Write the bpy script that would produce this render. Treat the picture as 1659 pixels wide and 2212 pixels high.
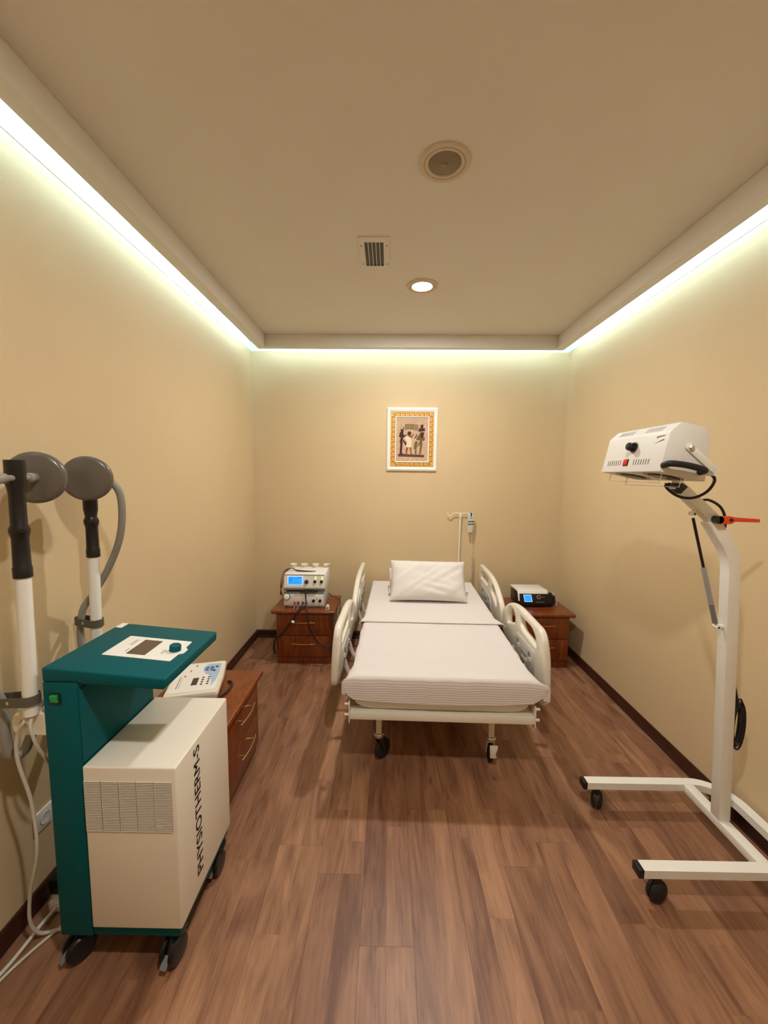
import bpy, bmesh, math, random
from mathutils import Vector, Matrix, noise
random.seed(7)
sc = bpy.context.scene
COL = sc.collection
for o in list(bpy.data.objects):
    bpy.data.objects.remove(o, do_unlink=True)

# ------------------------------------------------------------------ camera
F_PX, IMG_W, IMG_H = 860.7, 1659, 2212
CAM_H = 1.68
cam_d = bpy.data.cameras.new('camera')
cam_d.sensor_fit = 'VERTICAL'
cam_d.sensor_height = 24.0
cam_d.sensor_width = 18.0
cam_d.lens = F_PX / IMG_H * 24.0
cam_d.clip_start = 0.02
cam = bpy.data.objects.new('camera', cam_d)
COL.objects.link(cam)
R_ = Vector((0.99990297, 0.01106444, 0.00846291))
U_ = Vector((-0.0094613, 0.09353906, 0.99557065))
F_ = Vector((-0.01022382, 0.99555413, -0.09363467))
cam.matrix_world = Matrix(((R_.x, U_.x, -F_.x, 0), (R_.y, U_.y, -F_.y, 0), (R_.z, U_.z, -F_.z, CAM_H), (0, 0, 0, 1)))
sc.camera = cam

# ------------------------------------------------------------------ world, light levels, exposure
w = bpy.data.worlds.new('world')
sc.world = w
w.use_nodes = True
w.node_tree.nodes['Background'].inputs[0].default_value = (0.9, 0.8, 0.65, 1)
w.node_tree.nodes['Background'].inputs[1].default_value = 0.02
LED_L = 30.0              # radiance of the cove LED strips
LED_C = (0.52, 0.81, 1.0)
DOWN_W = 25.0             # watts of one lit downlight
DOWN_C = (1.0, 0.965, 0.93)
vs = sc.view_settings
vs.view_transform = 'Standard'
vs.look = 'None'
vs.gamma = 1.0
vs.use_curve_mapping = False
vs.exposure = 0.36

# ------------------------------------------------------------------ helpers
def lin(c):
    def f(v):
        v = v / 255.0
        return v / 12.92 if v <= 0.04045 else ((v + 0.055) / 1.055) ** 2.4
    return (f(c[0]), f(c[1]), f(c[2]), 1.0)

MATS = {}
def mat(name, rgb, rough=0.5, metal=0.0, var=0.0, vscale=8.0, bump=0.0, bscale=200.0, emit=0.0, spec=0.5, coat=0.0):
    m = bpy.data.materials.new(name)
    m.use_nodes = True
    nt = m.node_tree
    b = nt.nodes['Principled BSDF']
    c = lin(rgb)
    b.inputs['Base Color'].default_value = c
    b.inputs['Roughness'].default_value = rough
    b.inputs['Metallic'].default_value = metal
    b.inputs['Specular IOR Level'].default_value = spec
    if coat:
        b.inputs['Coat Weight'].default_value = coat
        b.inputs['Coat Roughness'].default_value = 0.15
    if emit:
        b.inputs['Emission Color'].default_value = c
        b.inputs['Emission Strength'].default_value = emit
    tc = nt.nodes.new('ShaderNodeTexCoord')
    if var:
        n = nt.nodes.new('ShaderNodeTexNoise')
        n.inputs['Scale'].default_value = vscale
        n.inputs['Detail'].default_value = 4
        nt.links.new(tc.outputs['Object'], n.inputs['Vector'])
        r = nt.nodes.new('ShaderNodeValToRGB')
        r.color_ramp.elements[0].position = 0.3
        r.color_ramp.elements[1].position = 0.7
        r.color_ramp.elements[0].color = tuple(max(0, v * (1 - var)) for v in c[:3]) + (1,)
        r.color_ramp.elements[1].color = tuple(min(1, v * (1 + var)) for v in c[:3]) + (1,)
        nt.links.new(n.outputs['Fac'], r.inputs['Fac'])
        nt.links.new(r.outputs['Color'], b.inputs['Base Color'])
    if bump:
        n2 = nt.nodes.new('ShaderNodeTexNoise')
        n2.inputs['Scale'].default_value = bscale
        n2.inputs['Detail'].default_value = 3
        nt.links.new(tc.outputs['Object'], n2.inputs['Vector'])
        bp = nt.nodes.new('ShaderNodeBump')
        bp.inputs['Strength'].default_value = bump
        bp.inputs['Distance'].default_value = 0.004
        nt.links.new(n2.outputs['Fac'], bp.inputs['Height'])
        nt.links.new(bp.outputs['Normal'], b.inputs['Normal'])
    MATS[name] = m
    return m

def wood_mat(name, c_dark, c_light, scale, rough, random_tone=None, coat=0.0, use_pos=True):
    m = bpy.data.materials.new(name)
    m.use_nodes = True
    nt = m.node_tree
    N, L = nt.nodes, nt.links
    b = N['Principled BSDF']
    b.inputs['Roughness'].default_value = rough
    if coat:
        b.inputs['Coat Weight'].default_value = coat
        b.inputs['Coat Roughness'].default_value = 0.25
    if use_pos:
        src = N.new('ShaderNodeNewGeometry').outputs['Position']
    else:
        src = N.new('ShaderNodeTexCoord').outputs['Object']
    oi = N.new('ShaderNodeObjectInfo')
    off = N.new('ShaderNodeVectorMath'); off.operation = 'SCALE'
    cx = N.new('ShaderNodeCombineXYZ')
    L.new(oi.outputs['Random'], cx.inputs[0]); L.new(oi.outputs['Random'], cx.inputs[1])
    L.new(cx.outputs[0], off.inputs[0]); off.inputs['Scale'].default_value = 37.0
    add = N.new('ShaderNodeVectorMath'); add.operation = 'ADD'
    L.new(src, add.inputs[0]); L.new(off.outputs[0], add.inputs[1])
    def layer(sx, sy, sz, detail, dist):
        mp = N.new('ShaderNodeMapping')
        mp.inputs['Scale'].default_value = (sx, sy, sz)
        L.new(add.outputs[0], mp.inputs['Vector'])
        n = N.new('ShaderNodeTexNoise')
        n.inputs['Scale'].default_value = 1.0
        n.inputs['Detail'].default_value = detail
        n.inputs['Distortion'].default_value = dist
        L.new(mp.outputs[0], n.inputs['Vector'])
        return n.outputs['Fac']
    f1 = layer(scale[0], scale[1], scale[2], 5, 1.2)
    f2 = layer(scale[0] * 9, scale[1] * 3.5, scale[2] * 9, 4, 0.4)
    mx = N.new('ShaderNodeMix'); mx.data_type = 'FLOAT'
    mx.inputs[0].default_value = 0.42
    L.new(f1, mx.inputs[2]); L.new(f2, mx.inputs[3])
    r = N.new('ShaderNodeValToRGB')
    r.color_ramp.elements[0].position = 0.30
    r.color_ramp.elements[1].position = 0.68
    r.color_ramp.elements[0].color = lin(c_dark)
    r.color_ramp.elements[1].color = lin(c_light)
    L.new(mx.outputs[0], r.inputs['Fac'])
    out = r.outputs['Color']
    if random_tone:
        rr = N.new('ShaderNodeValToRGB')
        rr.color_ramp.interpolation = 'CONSTANT'
        els = rr.color_ramp.elements
        for i, (p_, c_) in enumerate(random_tone):
            e = els[i] if i < 2 else els.new(p_)
            e.position = p_
            e.color = (c_[0], c_[1], c_[2], 1)
        L.new(oi.outputs['Random'], rr.inputs['Fac'])
        mm = N.new('ShaderNodeMix'); mm.data_type = 'RGBA'; mm.blend_type = 'MULTIPLY'
        mm.inputs[0].default_value = 1.0
        L.new(out, mm.inputs[6]); L.new(rr.outputs['Color'], mm.inputs[7])
        out = mm.outputs[2]
    L.new(out, b.inputs['Base Color'])
    bp = N.new('ShaderNodeBump'); bp.inputs['Strength'].default_value = 0.12; bp.inputs['Distance'].default_value = 0.002
    L.new(f2, bp.inputs['Height']); L.new(bp.outputs['Normal'], b.inputs['Normal'])
    MATS[name] = m
    return m

def add_box(bm, x0, x1, y0, y1, z0, z1):
    vs_ = [bm.verts.new(c) for c in ((x0, y0, z0), (x1, y0, z0), (x1, y1, z0), (x0, y1, z0), (x0, y0, z1), (x1, y0, z1), (x1, y1, z1), (x0, y1, z1))]
    for f in ((0, 3, 2, 1), (4, 5, 6, 7), (0, 1, 5, 4), (1, 2, 6, 5), (2, 3, 7, 6), (3, 0, 4, 7)):
        bm.faces.new([vs_[i] for i in f])
    return vs_

def box(*a):
    bm = bmesh.new()
    add_box(bm, *a)
    return bm

def add_prism(bm, poly, h0, h1, fn):
    """poly: 2D points; fn(u, v, h) -> xyz"""
    n = len(poly)
    a = [bm.verts.new(fn(u, v, h0)) for u, v in poly]
    b = [bm.verts.new(fn(u, v, h1)) for u, v in poly]
    bm.faces.new(a[::-1]); bm.faces.new(b)
    for i in range(n):
        j = (i + 1) % n
        bm.faces.new((a[i], a[j], b[j], b[i]))

def prism(poly, h0, h1, fn):
    bm = bmesh.new()
    add_prism(bm, poly, h0, h1, fn)
    return bm

XZ = lambda u, v, h: (u, h, v)     # polygon in xz, extruded along y
YZ = lambda u, v, h: (h, u, v)     # polygon in yz, extruded along x
XY = lambda u, v, h: (u, v, h)

def spline(pts, k=8):
    pts = [Vector(p) for p in pts]
    if len(pts) < 3:
        return pts
    out = []
    P = [pts[0] * 2 - pts[1]] + pts + [pts[-1] * 2 - pts[-2]]
    for i in range(1, len(P) - 2):
        for j in range(k):
            t = j / k
            a, b, c, d = P[i - 1], P[i], P[i + 1], P[i + 2]
            out.append(0.5 * ((2 * b) + (c - a) * t + (2 * a - 5 * b + 4 * c - d) * t * t + (3 * b - a - 3 * c + d) * t ** 3))
    out.append(pts[-1])
    return out

def add_tube(bm, pts, r, n=10, caps=True, square=None):
    pts = [Vector(p) for p in pts]
    rings = []
    t0 = (pts[1] - pts[0]).normalized()
    up = Vector((0, 0, 1)) if abs(t0.z) < 0.9 else Vector((0, 1, 0))
    nrm = t0.cross(up).normalized()
    for i, p in enumerate(pts):
        if i == 0: t = t0
        elif i == len(pts) - 1: t = (pts[i] - pts[i - 1]).normalized()
        else: t = ((pts[i + 1] - p).normalized() + (p - pts[i - 1]).normalized()).normalized()
        nrm = (nrm - t * nrm.dot(t)).normalized()
        bn = t.cross(nrm)
        rr = r[i] if isinstance(r, (list, tuple)) else r
        ring = []
        if square:
            a, b = square[0] / 2, square[1] / 2
            for (u, v) in ((a, b), (-a, b), (-a, -b), (a, -b)):
                ring.append(bm.verts.new(p + nrm * u + bn * v))
        else:
            for k in range(n):
                an = 2 * math.pi * k / n
                ring.append(bm.verts.new(p + nrm * math.cos(an) * rr + bn * math.sin(an) * rr))
        rings.append(ring)
    m = len(rings[0])
    for a, b in zip(rings, rings[1:]):
        for k in range(m):
            bm.faces.new((a[k], a[(k + 1) % m], b[(k + 1) % m], b[k]))
    if caps:
        bm.faces.new(rings[0][::-1]); bm.faces.new(rings[-1])

def tube(pts, r, n=10, caps=True, square=None):
    bm = bmesh.new(); add_tube(bm, pts, r, n, caps, square); return bm

def axis_mat(p, d):
    d = Vector(d).normalized()
    q = Vector((0, 0, 1)).rotation_difference(d)
    return Matrix.Translation(Vector(p)) @ q.to_matrix().to_4x4()

def add_lathe(bm, prof, n=24, M=None):
    """prof: list of (r, z), closed to axis when r == 0"""
    M = M or Matrix()
    rings = []
    for r, z in prof:
        if r < 1e-6:
            rings.append([bm.verts.new(M @ Vector((0, 0, z)))])
        else:
            rings.append([bm.verts.new(M @ Vector((r * math.cos(2 * math.pi * k / n), r * math.sin(2 * math.pi * k / n), z))) for k in range(n)])
    for a, b in zip(rings, rings[1:]):
        for k in range(n):
            k2 = (k + 1) % n
            if len(a) == 1 and len(b) == 1: continue
            if len(a) == 1: bm.faces.new((a[0], b[k2], b[k]))
            elif len(b) == 1: bm.faces.new((a[k], a[k2], b[0]))
            else: bm.faces.new((a[k], a[k2], b[k2], b[k]))

def lathe(prof, n=24, M=None):
    bm = bmesh.new(); add_lathe(bm, prof, n, M); return bm

def cyl(a, b, r, n=16):
    a, b = Vector(a), Vector(b)
    L = (b - a).length
    return lathe([(0, 0), (r, 0), (r, L), (0, L)], n, axis_mat(a, b - a))

def bevel_bm(bm, width, seg=2, ang=30):
    bmesh.ops.recalc_face_normals(bm, faces=bm.faces)
    es = [e for e in bm.edges if len(e.link_faces) == 2 and e.calc_face_angle(0) > math.radians(ang)]
    if es:
        bmesh.ops.bevel(bm, geom=es, offset=width, segments=seg, profile=0.5, affect='EDGES', clamp_overlap=True)

def world_of(o):
    M = Matrix()
    while o is not None:
        M = o.matrix_basis @ M
        o = o.parent
    return M

def obj(name, bm, m, parent=None, bevel=0, seg=2, smooth=None, local=False):
    """link bm as one mesh; coordinates are world unless local"""
    if bevel:
        bevel_bm(bm, bevel, seg)
    bmesh.ops.recalc_face_normals(bm, faces=bm.faces)
    if parent is not None and not local:
        bm.transform(world_of(parent).inverted())
    me = bpy.data.meshes.new(name)
    bm.to_mesh(me); bm.free()
    me.materials.append(MATS[m] if isinstance(m, str) else m)
    if smooth is None:
        smooth = True
    if smooth:
        for p in me.polygons: p.use_smooth = True
        try:
            me.set_sharp_from_angle(angle=math.radians(35))
        except Exception:
            pass
    o = bpy.data.objects.new(name, me)
    COL.objects.link(o)
    o.parent = parent
    return o

def empty(name, loc=(0, 0, 0), rz=0.0):
    o = bpy.data.objects.new(name, None)
    o.empty_display_size = 0.1
    COL.objects.link(o)
    o.location = loc
    o.rotation_euler = (0, 0, rz)
    return o

def tag(o, label=None, cat=None, group=None, kind=None):
    if label: o['label'] = label
    if cat: o['category'] = cat
    if group: o['group'] = group
    if kind: o['kind'] = kind
    return o

def copy_tree(o, parent=None):
    c = o.copy(); COL.objects.link(c); c.parent = parent
    for ch in [x for x in o.children if x.name in bpy.data.objects]:
        copy_tree(ch, c)
    return c

def curve_mesh(loops, ext, bev, res=2):
    """filled 2D outline with holes -> bmesh in its xy plane, thickness along z"""
    cu = bpy.data.curves.new('tmp', 'CURVE')
    cu.dimensions = '2D'; cu.fill_mode = 'BOTH'
    cu.extrude = ext; cu.bevel_depth = bev; cu.bevel_resolution = res; cu.offset = -bev
    for lp in loops:
        s = cu.splines.new('POLY')
        s.points.add(len(lp) - 1)
        for i, (u, v) in enumerate(lp):
            s.points[i].co = (u, v, 0, 1)
        s.use_cyclic_u = True
    t = bpy.data.objects.new('tmp', cu)
    COL.objects.link(t)
    dg = bpy.context.evaluated_depsgraph_get()
    me = bpy.data.meshes.new_from_object(t.evaluated_get(dg))
    bm = bmesh.new(); bm.from_mesh(me)
    bmesh.ops.remove_doubles(bm, verts=bm.verts, dist=1e-5)
    bpy.data.objects.remove(t); bpy.data.curves.remove(cu); bpy.data.meshes.remove(me)
    return bm

def text_mesh(s, ext=0.0004):
    cu = bpy.data.curves.new('tmp', 'FONT')
    cu.body = s; cu.size = 1.0; cu.extrude = 0.01; cu.space_character = 1.05
    t = bpy.data.objects.new('tmp', cu)
    COL.objects.link(t)
    dg = bpy.context.evaluated_depsgraph_get()
    me = bpy.data.meshes.new_from_object(t.evaluated_get(dg))
    bm = bmesh.new(); bm.from_mesh(me)
    bpy.data.objects.remove(t); bpy.data.curves.remove(cu); bpy.data.meshes.remove(me)
    xs = [v.co.x for v in bm.verts]; ys = [v.co.y for v in bm.verts]
    x0, x1, y0, y1 = min(xs), max(xs), min(ys), max(ys)
    for v in bm.verts:       # normalise to the unit square, z in 0..ext
        v.co = Vector(((v.co.x - x0) / (x1 - x0), (v.co.y - y0) / (y1 - y0), ext if v.co.z > 0 else 0))
    return bm

def round_poly(poly, r, k=6):
    """round the corners of a 2D polygon; r may be a list"""
    out = []
    n = len(poly)
    for i in range(n):
        p0, p1, p2 = Vector(poly[i - 1]), Vector(poly[i]), Vector(poly[(i + 1) % n])
        rr = r[i] if isinstance(r, (list, tuple)) else r
        d0, d1 = (p0 - p1), (p2 - p1)
        rr = min(rr, d0.length * 0.49, d1.length * 0.49)
        if rr < 1e-5:
            out.append(tuple(p1)); continue
        a, b = p1 + d0.normalized() * rr, p1 + d1.normalized() * rr
        for j in range(k + 1):
            t = j / k
            out.append(tuple(a * (1 - t) ** 2 + p1 * 2 * t * (1 - t) + b * t * t))
    return out

# ------------------------------------------------------------------ materials
mat('wall_paint', (214, 190, 148), 0.75, bump=0.12, bscale=260, var=0.02, vscale=2)
mat('ceiling_paint', (228, 224, 216), 0.85, bump=0.15, bscale=220, var=0.015, vscale=3)
mat('white_paint', (238, 236, 226), 0.7, bump=0.05)
mat('skirting', (62, 30, 20), 0.35, var=0.15, vscale=12)
mat('underfloor', (70, 45, 30), 0.7, var=0.1)
def laminate_mat():
    m = bpy.data.materials.new('laminate'); m.use_nodes = True
    nt = m.node_tree; N, L = nt.nodes, nt.links
    b = N['Principled BSDF']
    b.inputs['Roughness'].default_value = 0.42
    pos = N.new('ShaderNodeNewGeometry').outputs['Position']
    sp_ = N.new('ShaderNodeSeparateXYZ'); L.new(pos, sp_.inputs[0])
    oi = N.new('ShaderNodeObjectInfo')
    def mth(op, a, b_=None):
        n = N.new('ShaderNodeMath'); n.operation = op
        for i, v in enumerate((a, b_)):
            if v is None: continue
            if isinstance(v, (int, float)): n.inputs[i].default_value = v
            else: L.new(v, n.inputs[i])
        return n.outputs[0]
    # printed two-strip pattern: strip index across, staggered segments along
    st = mth('FLOOR', mth('DIVIDE', mth('SUBTRACT', sp_.outputs['X'], 0.107), 0.0975))
    wn = N.new('ShaderNodeTexWhiteNoise'); wn.noise_dimensions = '1D'
    L.new(st, wn.inputs['W'])
    seg = mth('FLOOR', mth('ADD', mth('DIVIDE', sp_.outputs['Y'], 0.95), mth('MULTIPLY', wn.outputs['Value'], 7.0)))
    wn2 = N.new('ShaderNodeTexWhiteNoise'); wn2.noise_dimensions = '2D'
    cv = N.new('ShaderNodeCombineXYZ'); L.new(st, cv.inputs[0]); L.new(seg, cv.inputs[1])
    L.new(cv.outputs[0], wn2.inputs['Vector'])
    tone = mth('ADD', mth('MULTIPLY', wn2.outputs['Value'], 0.55), mth('MULTIPLY', oi.outputs['Random'], 0.45))
    # grain
    off = N.new('ShaderNodeCombineXYZ')
    L.new(mth('MULTIPLY', oi.outputs['Random'], 37.0), off.inputs[1]); L.new(mth('MULTIPLY', wn2.outputs['Value'], 9.0), off.inputs[2])
    add = N.new('ShaderNodeVectorMath'); add.operation = 'ADD'
    L.new(pos, add.inputs[0]); L.new(off.outputs[0], add.inputs[1])
    def layer(sx, sy, detail, dist, rough=0.55):
        mp = N.new('ShaderNodeMapping'); mp.inputs['Scale'].default_value = (sx, sy, 1)
        L.new(add.outputs[0], mp.inputs['Vector'])
        n = N.new('ShaderNodeTexNoise'); n.inputs['Scale'].default_value = 1.0
        n.inputs['Detail'].default_value = detail; n.inputs['Distortion'].default_value = dist; n.inputs['Roughness'].default_value = rough
        L.new(mp.outputs[0], n.inputs['Vector'])
        return n.outputs['Fac']
    big = layer(9, 1.6, 3, 1.6)
    fine = layer(95, 5.5, 5, 0.6, 0.7)
    knot = layer(11, 4.5, 2, 0.5)
    g = mth('ADD', mth('MULTIPLY', big, 0.6), mth('MULTIPLY', fine, 0.4))
    r = N.new('ShaderNodeValToRGB')
    r.color_ramp.elements[0].position = 0.36; r.color_ramp.elements[0].color = lin((116, 79, 58))
    r.color_ramp.elements[1].position = 0.64; r.color_ramp.elements[1].color = lin((172, 131, 100))
    L.new(g, r.inputs['Fac'])
    t = N.new('ShaderNodeValToRGB')
    t.color_ramp.elements[0].position = 0.12; t.color_ramp.elements[0].color = (0.72, 0.63, 0.59, 1)
    t.color_ramp.elements[1].position = 0.9; t.color_ramp.elements[1].color = (1.06, 1.0, 0.93, 1)
    e = t.color_ramp.elements.new(0.5); e.color = (0.88, 0.78, 0.72, 1)
    L.new(tone, t.inputs['Fac'])
    mm = N.new('ShaderNodeMix'); mm.data_type = 'RGBA'; mm.blend_type = 'MULTIPLY'; mm.inputs[0].default_value = 1.0
    L.new(r.outputs['Color'], mm.inputs[6]); L.new(t.outputs['Color'], mm.inputs[7])
    kr = N.new('ShaderNodeValToRGB')
    kr.color_ramp.elements[0].position = 0.69; kr.color_ramp.elements[0].color = (1, 1, 1, 1)
    kr.color_ramp.elements[1].position = 0.80; kr.color_ramp.elements[1].color = (0.45, 0.36, 0.30, 1)
    L.new(knot, kr.inputs['Fac'])
    m2 = N.new('ShaderNodeMix'); m2.data_type = 'RGBA'; m2.blend_type = 'MULTIPLY'; m2.inputs[0].default_value = 1.0
    L.new(mm.outputs[2], m2.inputs[6]); L.new(kr.outputs['Color'], m2.inputs[7])
    L.new(m2.outputs[2], b.inputs['Base Color'])
    bp = N.new('ShaderNodeBump'); bp.inputs['Strength'].default_value = 0.1; bp.inputs['Distance'].default_value = 0.001
    L.new(fine, bp.inputs['Height']); L.new(bp.outputs['Normal'], b.inputs['Normal'])
    MATS['laminate'] = m
laminate_mat()
wood_mat('cherry', (78, 24, 7), (146, 72, 20), (22, 22, 1.6), 0.32, coat=0.25, use_pos=False)
mat('handle_metal', (200, 160, 110), 0.3, 0.85)
mat('chrome', (210, 208, 200), 0.2, 0.9)
mat('dark_metal', (70, 66, 60), 0.35, 0.7)
mat('ivory_metal', (232, 226, 208), 0.35, var=0.02)
mat('ivory_plastic', (228, 222, 206), 0.3, coat=0.2, var=0.02)
mat('grey_plastic', (206, 204, 194), 0.4)
mat('white_metal', (236, 234, 224), 0.35, var=0.015)
mat('lamp_white', (230, 228, 222), 0.45, bump=0.05, bscale=400)
mat('white_plastic', (238, 236, 228), 0.4)
mat('teal', (0, 86, 92), 0.5, bump=0.05, bscale=500, spec=0.15)
mat('cream_metal', (233, 225, 208), 0.42, bump=0.04, bscale=500)
mat('black_plastic', (16, 16, 18), 0.35)
mat('black_rubber', (22, 21, 21), 0.6)
mat('black_gloss', (14, 10, 20), 0.18)
mat('tyre_tread', (52, 50, 48), 0.6)
mat('disc_grey', (98, 90, 80), 0.3, coat=0.15)
mat('hose_grey', (142, 138, 128), 0.5)
mat('strap_grey', (92, 88, 74), 0.55)
mat('cable_white', (208, 202, 186), 0.5)
mat('cable_black', (24, 18, 18), 0.5)
mat('cable_red', (86, 26, 20), 0.5)
mat('lcd_brown', (92, 76, 62), 0.25)
mat('lcd_dark', (66, 56, 50), 0.3)
mat('ink', (24, 20, 34), 0.6)
mat('ink_grey', (120, 118, 114), 0.7)
mat('green_switch', (14, 140, 62), 0.2, emit=0.12)
mat('red_switch', (205, 22, 26), 0.3, emit=0.1)
mat('orange_plastic', (232, 70, 20), 0.4)
mat('screen_blue', (30, 120, 255), 0.3, emit=1.3)
mat('screen_frame', (150, 180, 255), 0.3, emit=0.9)
mat('screen_text', (10, 50, 150), 0.5)
mat('yellow_led', (232, 240, 110), 0.3, emit=0.7)
mat('panel_blue', (168, 194, 222), 0.45)
mat('key_blue', (66, 96, 140), 0.5)
mat('key_navy', (20, 34, 72), 0.5)
mat('silver_grey', (168, 170, 168), 0.35, 0.2)
mat('mid_grey', (120, 124, 124), 0.4)
mat('dark_grey', (46, 50, 50), 0.45)
mat('lamp_reflector', (70, 40, 26), 0.3, 0.6)
mat('lamp_glass_off', (126, 112, 84), 0.25)
mat('lamp_ring', (212, 198, 178), 0.6)
mat('gold', (244, 198, 104), 0.4, 0.1, var=0.1, vscale=60)
mat('gold_dark', (182, 122, 40), 0.5, 0.1)
mat('papyrus', (196, 166, 136), 0.8, var=0.12, vscale=45)
mat('fig_dark', (66, 30, 20), 0.8)
mat('fig_olive', (112, 88, 44), 0.8)
mat('fig_skin', (136, 70, 36), 0.8)
mat('fig_white', (226, 206, 176), 0.8)
mat('plug_red', (200, 40, 34), 0.4)
mat('plug_purple', (92, 44, 84), 0.4)
mat('plug_brown', (96, 60, 62), 0.4)
mat('plug_blue', (50, 46, 160), 0.4)
mat('pillow_cotton', (220, 214, 208), 0.85, bump=0.12, bscale=60)

def emission(name, rgb, strength):
    m = bpy.data.materials.new(name); m.use_nodes = True
    nt = m.node_tree
    for n in list(nt.nodes): nt.nodes.remove(n)
    e = nt.nodes.new('ShaderNodeEmission'); o = nt.nodes.new('ShaderNodeOutputMaterial')
    e.inputs[0].default_value = (*rgb, 1); e.inputs[1].default_value = strength
    nt.links.new(e.outputs[0], o.inputs[0])
    MATS[name] = m
emission('led_glow', LED_C, LED_L)
emission('bulb_glow', (1.0, 0.93, 0.84), 9.0)

def cloth_mat(name, rgb, ribs):
    m = bpy.data.materials.new(name); m.use_nodes = True
    nt = m.node_tree; N, L = nt.nodes, nt.links
    b = N['Principled BSDF']
    b.inputs['Base Color'].default_value = lin(rgb)
    b.inputs['Roughness'].default_value = 0.88
    b.inputs['Sheen Weight'].default_value = 0.15
    tc = N.new('ShaderNodeTexCoord')
    n = N.new('ShaderNodeTexNoise'); n.inputs['Scale'].default_value = 500
    L.new(tc.outputs['Object'], n.inputs['Vector'])
    h = n.outputs['Fac']
    bp = N.new('ShaderNodeBump'); bp.inputs['Strength'].default_value = 0.15; bp.inputs['Distance'].default_value = 0.002
    L.new(h, bp.inputs['Height'])
    nor = bp.outputs['Normal']
    if ribs:
        s = N.new('ShaderNodeSeparateXYZ'); L.new(tc.outputs['Object'], s.inputs[0])
        sub = N.new('ShaderNodeMath'); sub.operation = 'SUBTRACT'
        L.new(s.outputs['Y'], sub.inputs[0]); L.new(s.outputs['Z'], sub.inputs[1])
        mu = N.new('ShaderNodeMath'); mu.operation = 'MULTIPLY'; mu.inputs[1].default_value = 2 * math.pi / 0.0125
        L.new(sub.outputs[0], mu.inputs[0])
        si = N.new('ShaderNodeMath'); si.operation = 'SINE'; L.new(mu.outputs[0], si.inputs[0])
        b2 = N.new('ShaderNodeBump'); b2.inputs['Strength'].default_value = 0.35; b2.inputs['Distance'].default_value = 0.0015
        L.new(si.outputs[0], b2.inputs['Height']); L.new(nor, b2.inputs['Normal'])
        nor = b2.outputs['Normal']
    L.new(nor, b.inputs['Normal'])
    MATS[name] = m
cloth_mat('blanket_cloth', (219, 211, 207), True)
cloth_mat('sheet_cloth', (219, 212, 208), False)

# ------------------------------------------------------------------ room shell
XL, XR, YB, YF = -1.343, 1.724, 3.969, -1.2
ZC, ZF = 2.9445, 2.83             # ceiling, underside of the hanging fascia
ZP = 2.858                        # lower edge of the white strips on the walls
def struct(name, bm, m, parent=None, **k):
    o = obj(name, bm, m, parent, **k)
    if parent is None: o['kind'] = 'structure'
    return o
floor = struct('floor', box(XL, XR, YF, YB, -0.06, -0.007), 'underfloor', smooth=False)
struct('wall_left', box(XL - 0.1, XL, YF, YB, -0.06, ZC + 0.1), 'wall_paint', smooth=False)
struct('wall_right', box(XR, XR + 0.1, YF, YB, -0.06, ZC + 0.1), 'wall_paint', smooth=False)
struct('wall_back', box(XL - 0.1, XR + 0.1, YB, YB + 0.1, -0.06, ZC + 0.1), 'wall_paint', smooth=False)
struct('wall_front', box(XL - 0.1, XR + 0.1, YF - 0.1, YF, -0.06, ZC + 0.1), 'wall_paint', smooth=False)
struct('ceiling', box(XL, XR, YF, YB, ZC, ZC + 0.1), 'ceiling_paint', smooth=False)
# thin white strips along the wall tops inside the cove
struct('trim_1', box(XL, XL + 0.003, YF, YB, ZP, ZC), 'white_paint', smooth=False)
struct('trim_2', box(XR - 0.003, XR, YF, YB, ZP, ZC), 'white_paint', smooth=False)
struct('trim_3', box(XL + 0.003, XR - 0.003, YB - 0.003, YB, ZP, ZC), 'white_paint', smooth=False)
# hanging fascia of the cove, its LED strip on the wall side
GO, GI, GOB, GIB = 0.127, 0.202, 0.163, 0.2235
LZ0, LZ1 = 2.912, 2.926
t4 = struct('trim_4', box(XL + GO, XL + GI, YF, YB - GOB, ZF, ZC), 'ceiling_paint', bevel=0.003, seg=1, smooth=False)
t5 = struct('trim_5', box(XR - GI, XR - GO, YF, YB - GOB, ZF, ZC), 'ceiling_paint', bevel=0.003, seg=1, smooth=False)
t6 = struct('trim_6', box(XL + GI, XR - GI, YB - GIB, YB - GOB, ZF, ZC), 'ceiling_paint', bevel=0.003, seg=1, smooth=False)
obj('led_strip', box(XL + GO - 0.006, XL + GO - 0.0005, YF + 0.05, YB - GOB - 0.002, LZ0, LZ1), 'led_glow', t4, smooth=False)
obj('led_strip', box(XR - GO + 0.0005, XR - GO + 0.006, YF + 0.05, YB - GOB - 0.002, LZ0, LZ1), 'led_glow', t5, smooth=False)
obj('led_strip', box(XL + 0.14, XR - 0.14, YB - GOB + 0.0005, YB - GOB + 0.006, LZ0, LZ1), 'led_glow', t6, smooth=False)
# skirting
SK = [(0, 0), (0.017, 0), (0.017, 0.016), (0.013, 0.022), (0.013, 0.068), (0.009, 0.077), (0, 0.077)]
struct('baseboard_left', prism([(XL + u, v) for u, v in SK], YF, YB, XZ), 'skirting', smooth=False)
struct('baseboard_right', prism([(XR - u, v) for u, v in SK], YF, YB, XZ), 'skirting', smooth=False)
struct('baseboard_back', prism([(YB - u, v) for u, v in SK], XL + 0.017, XR - 0.017, YZ), 'skirting', smooth=False)

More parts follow.
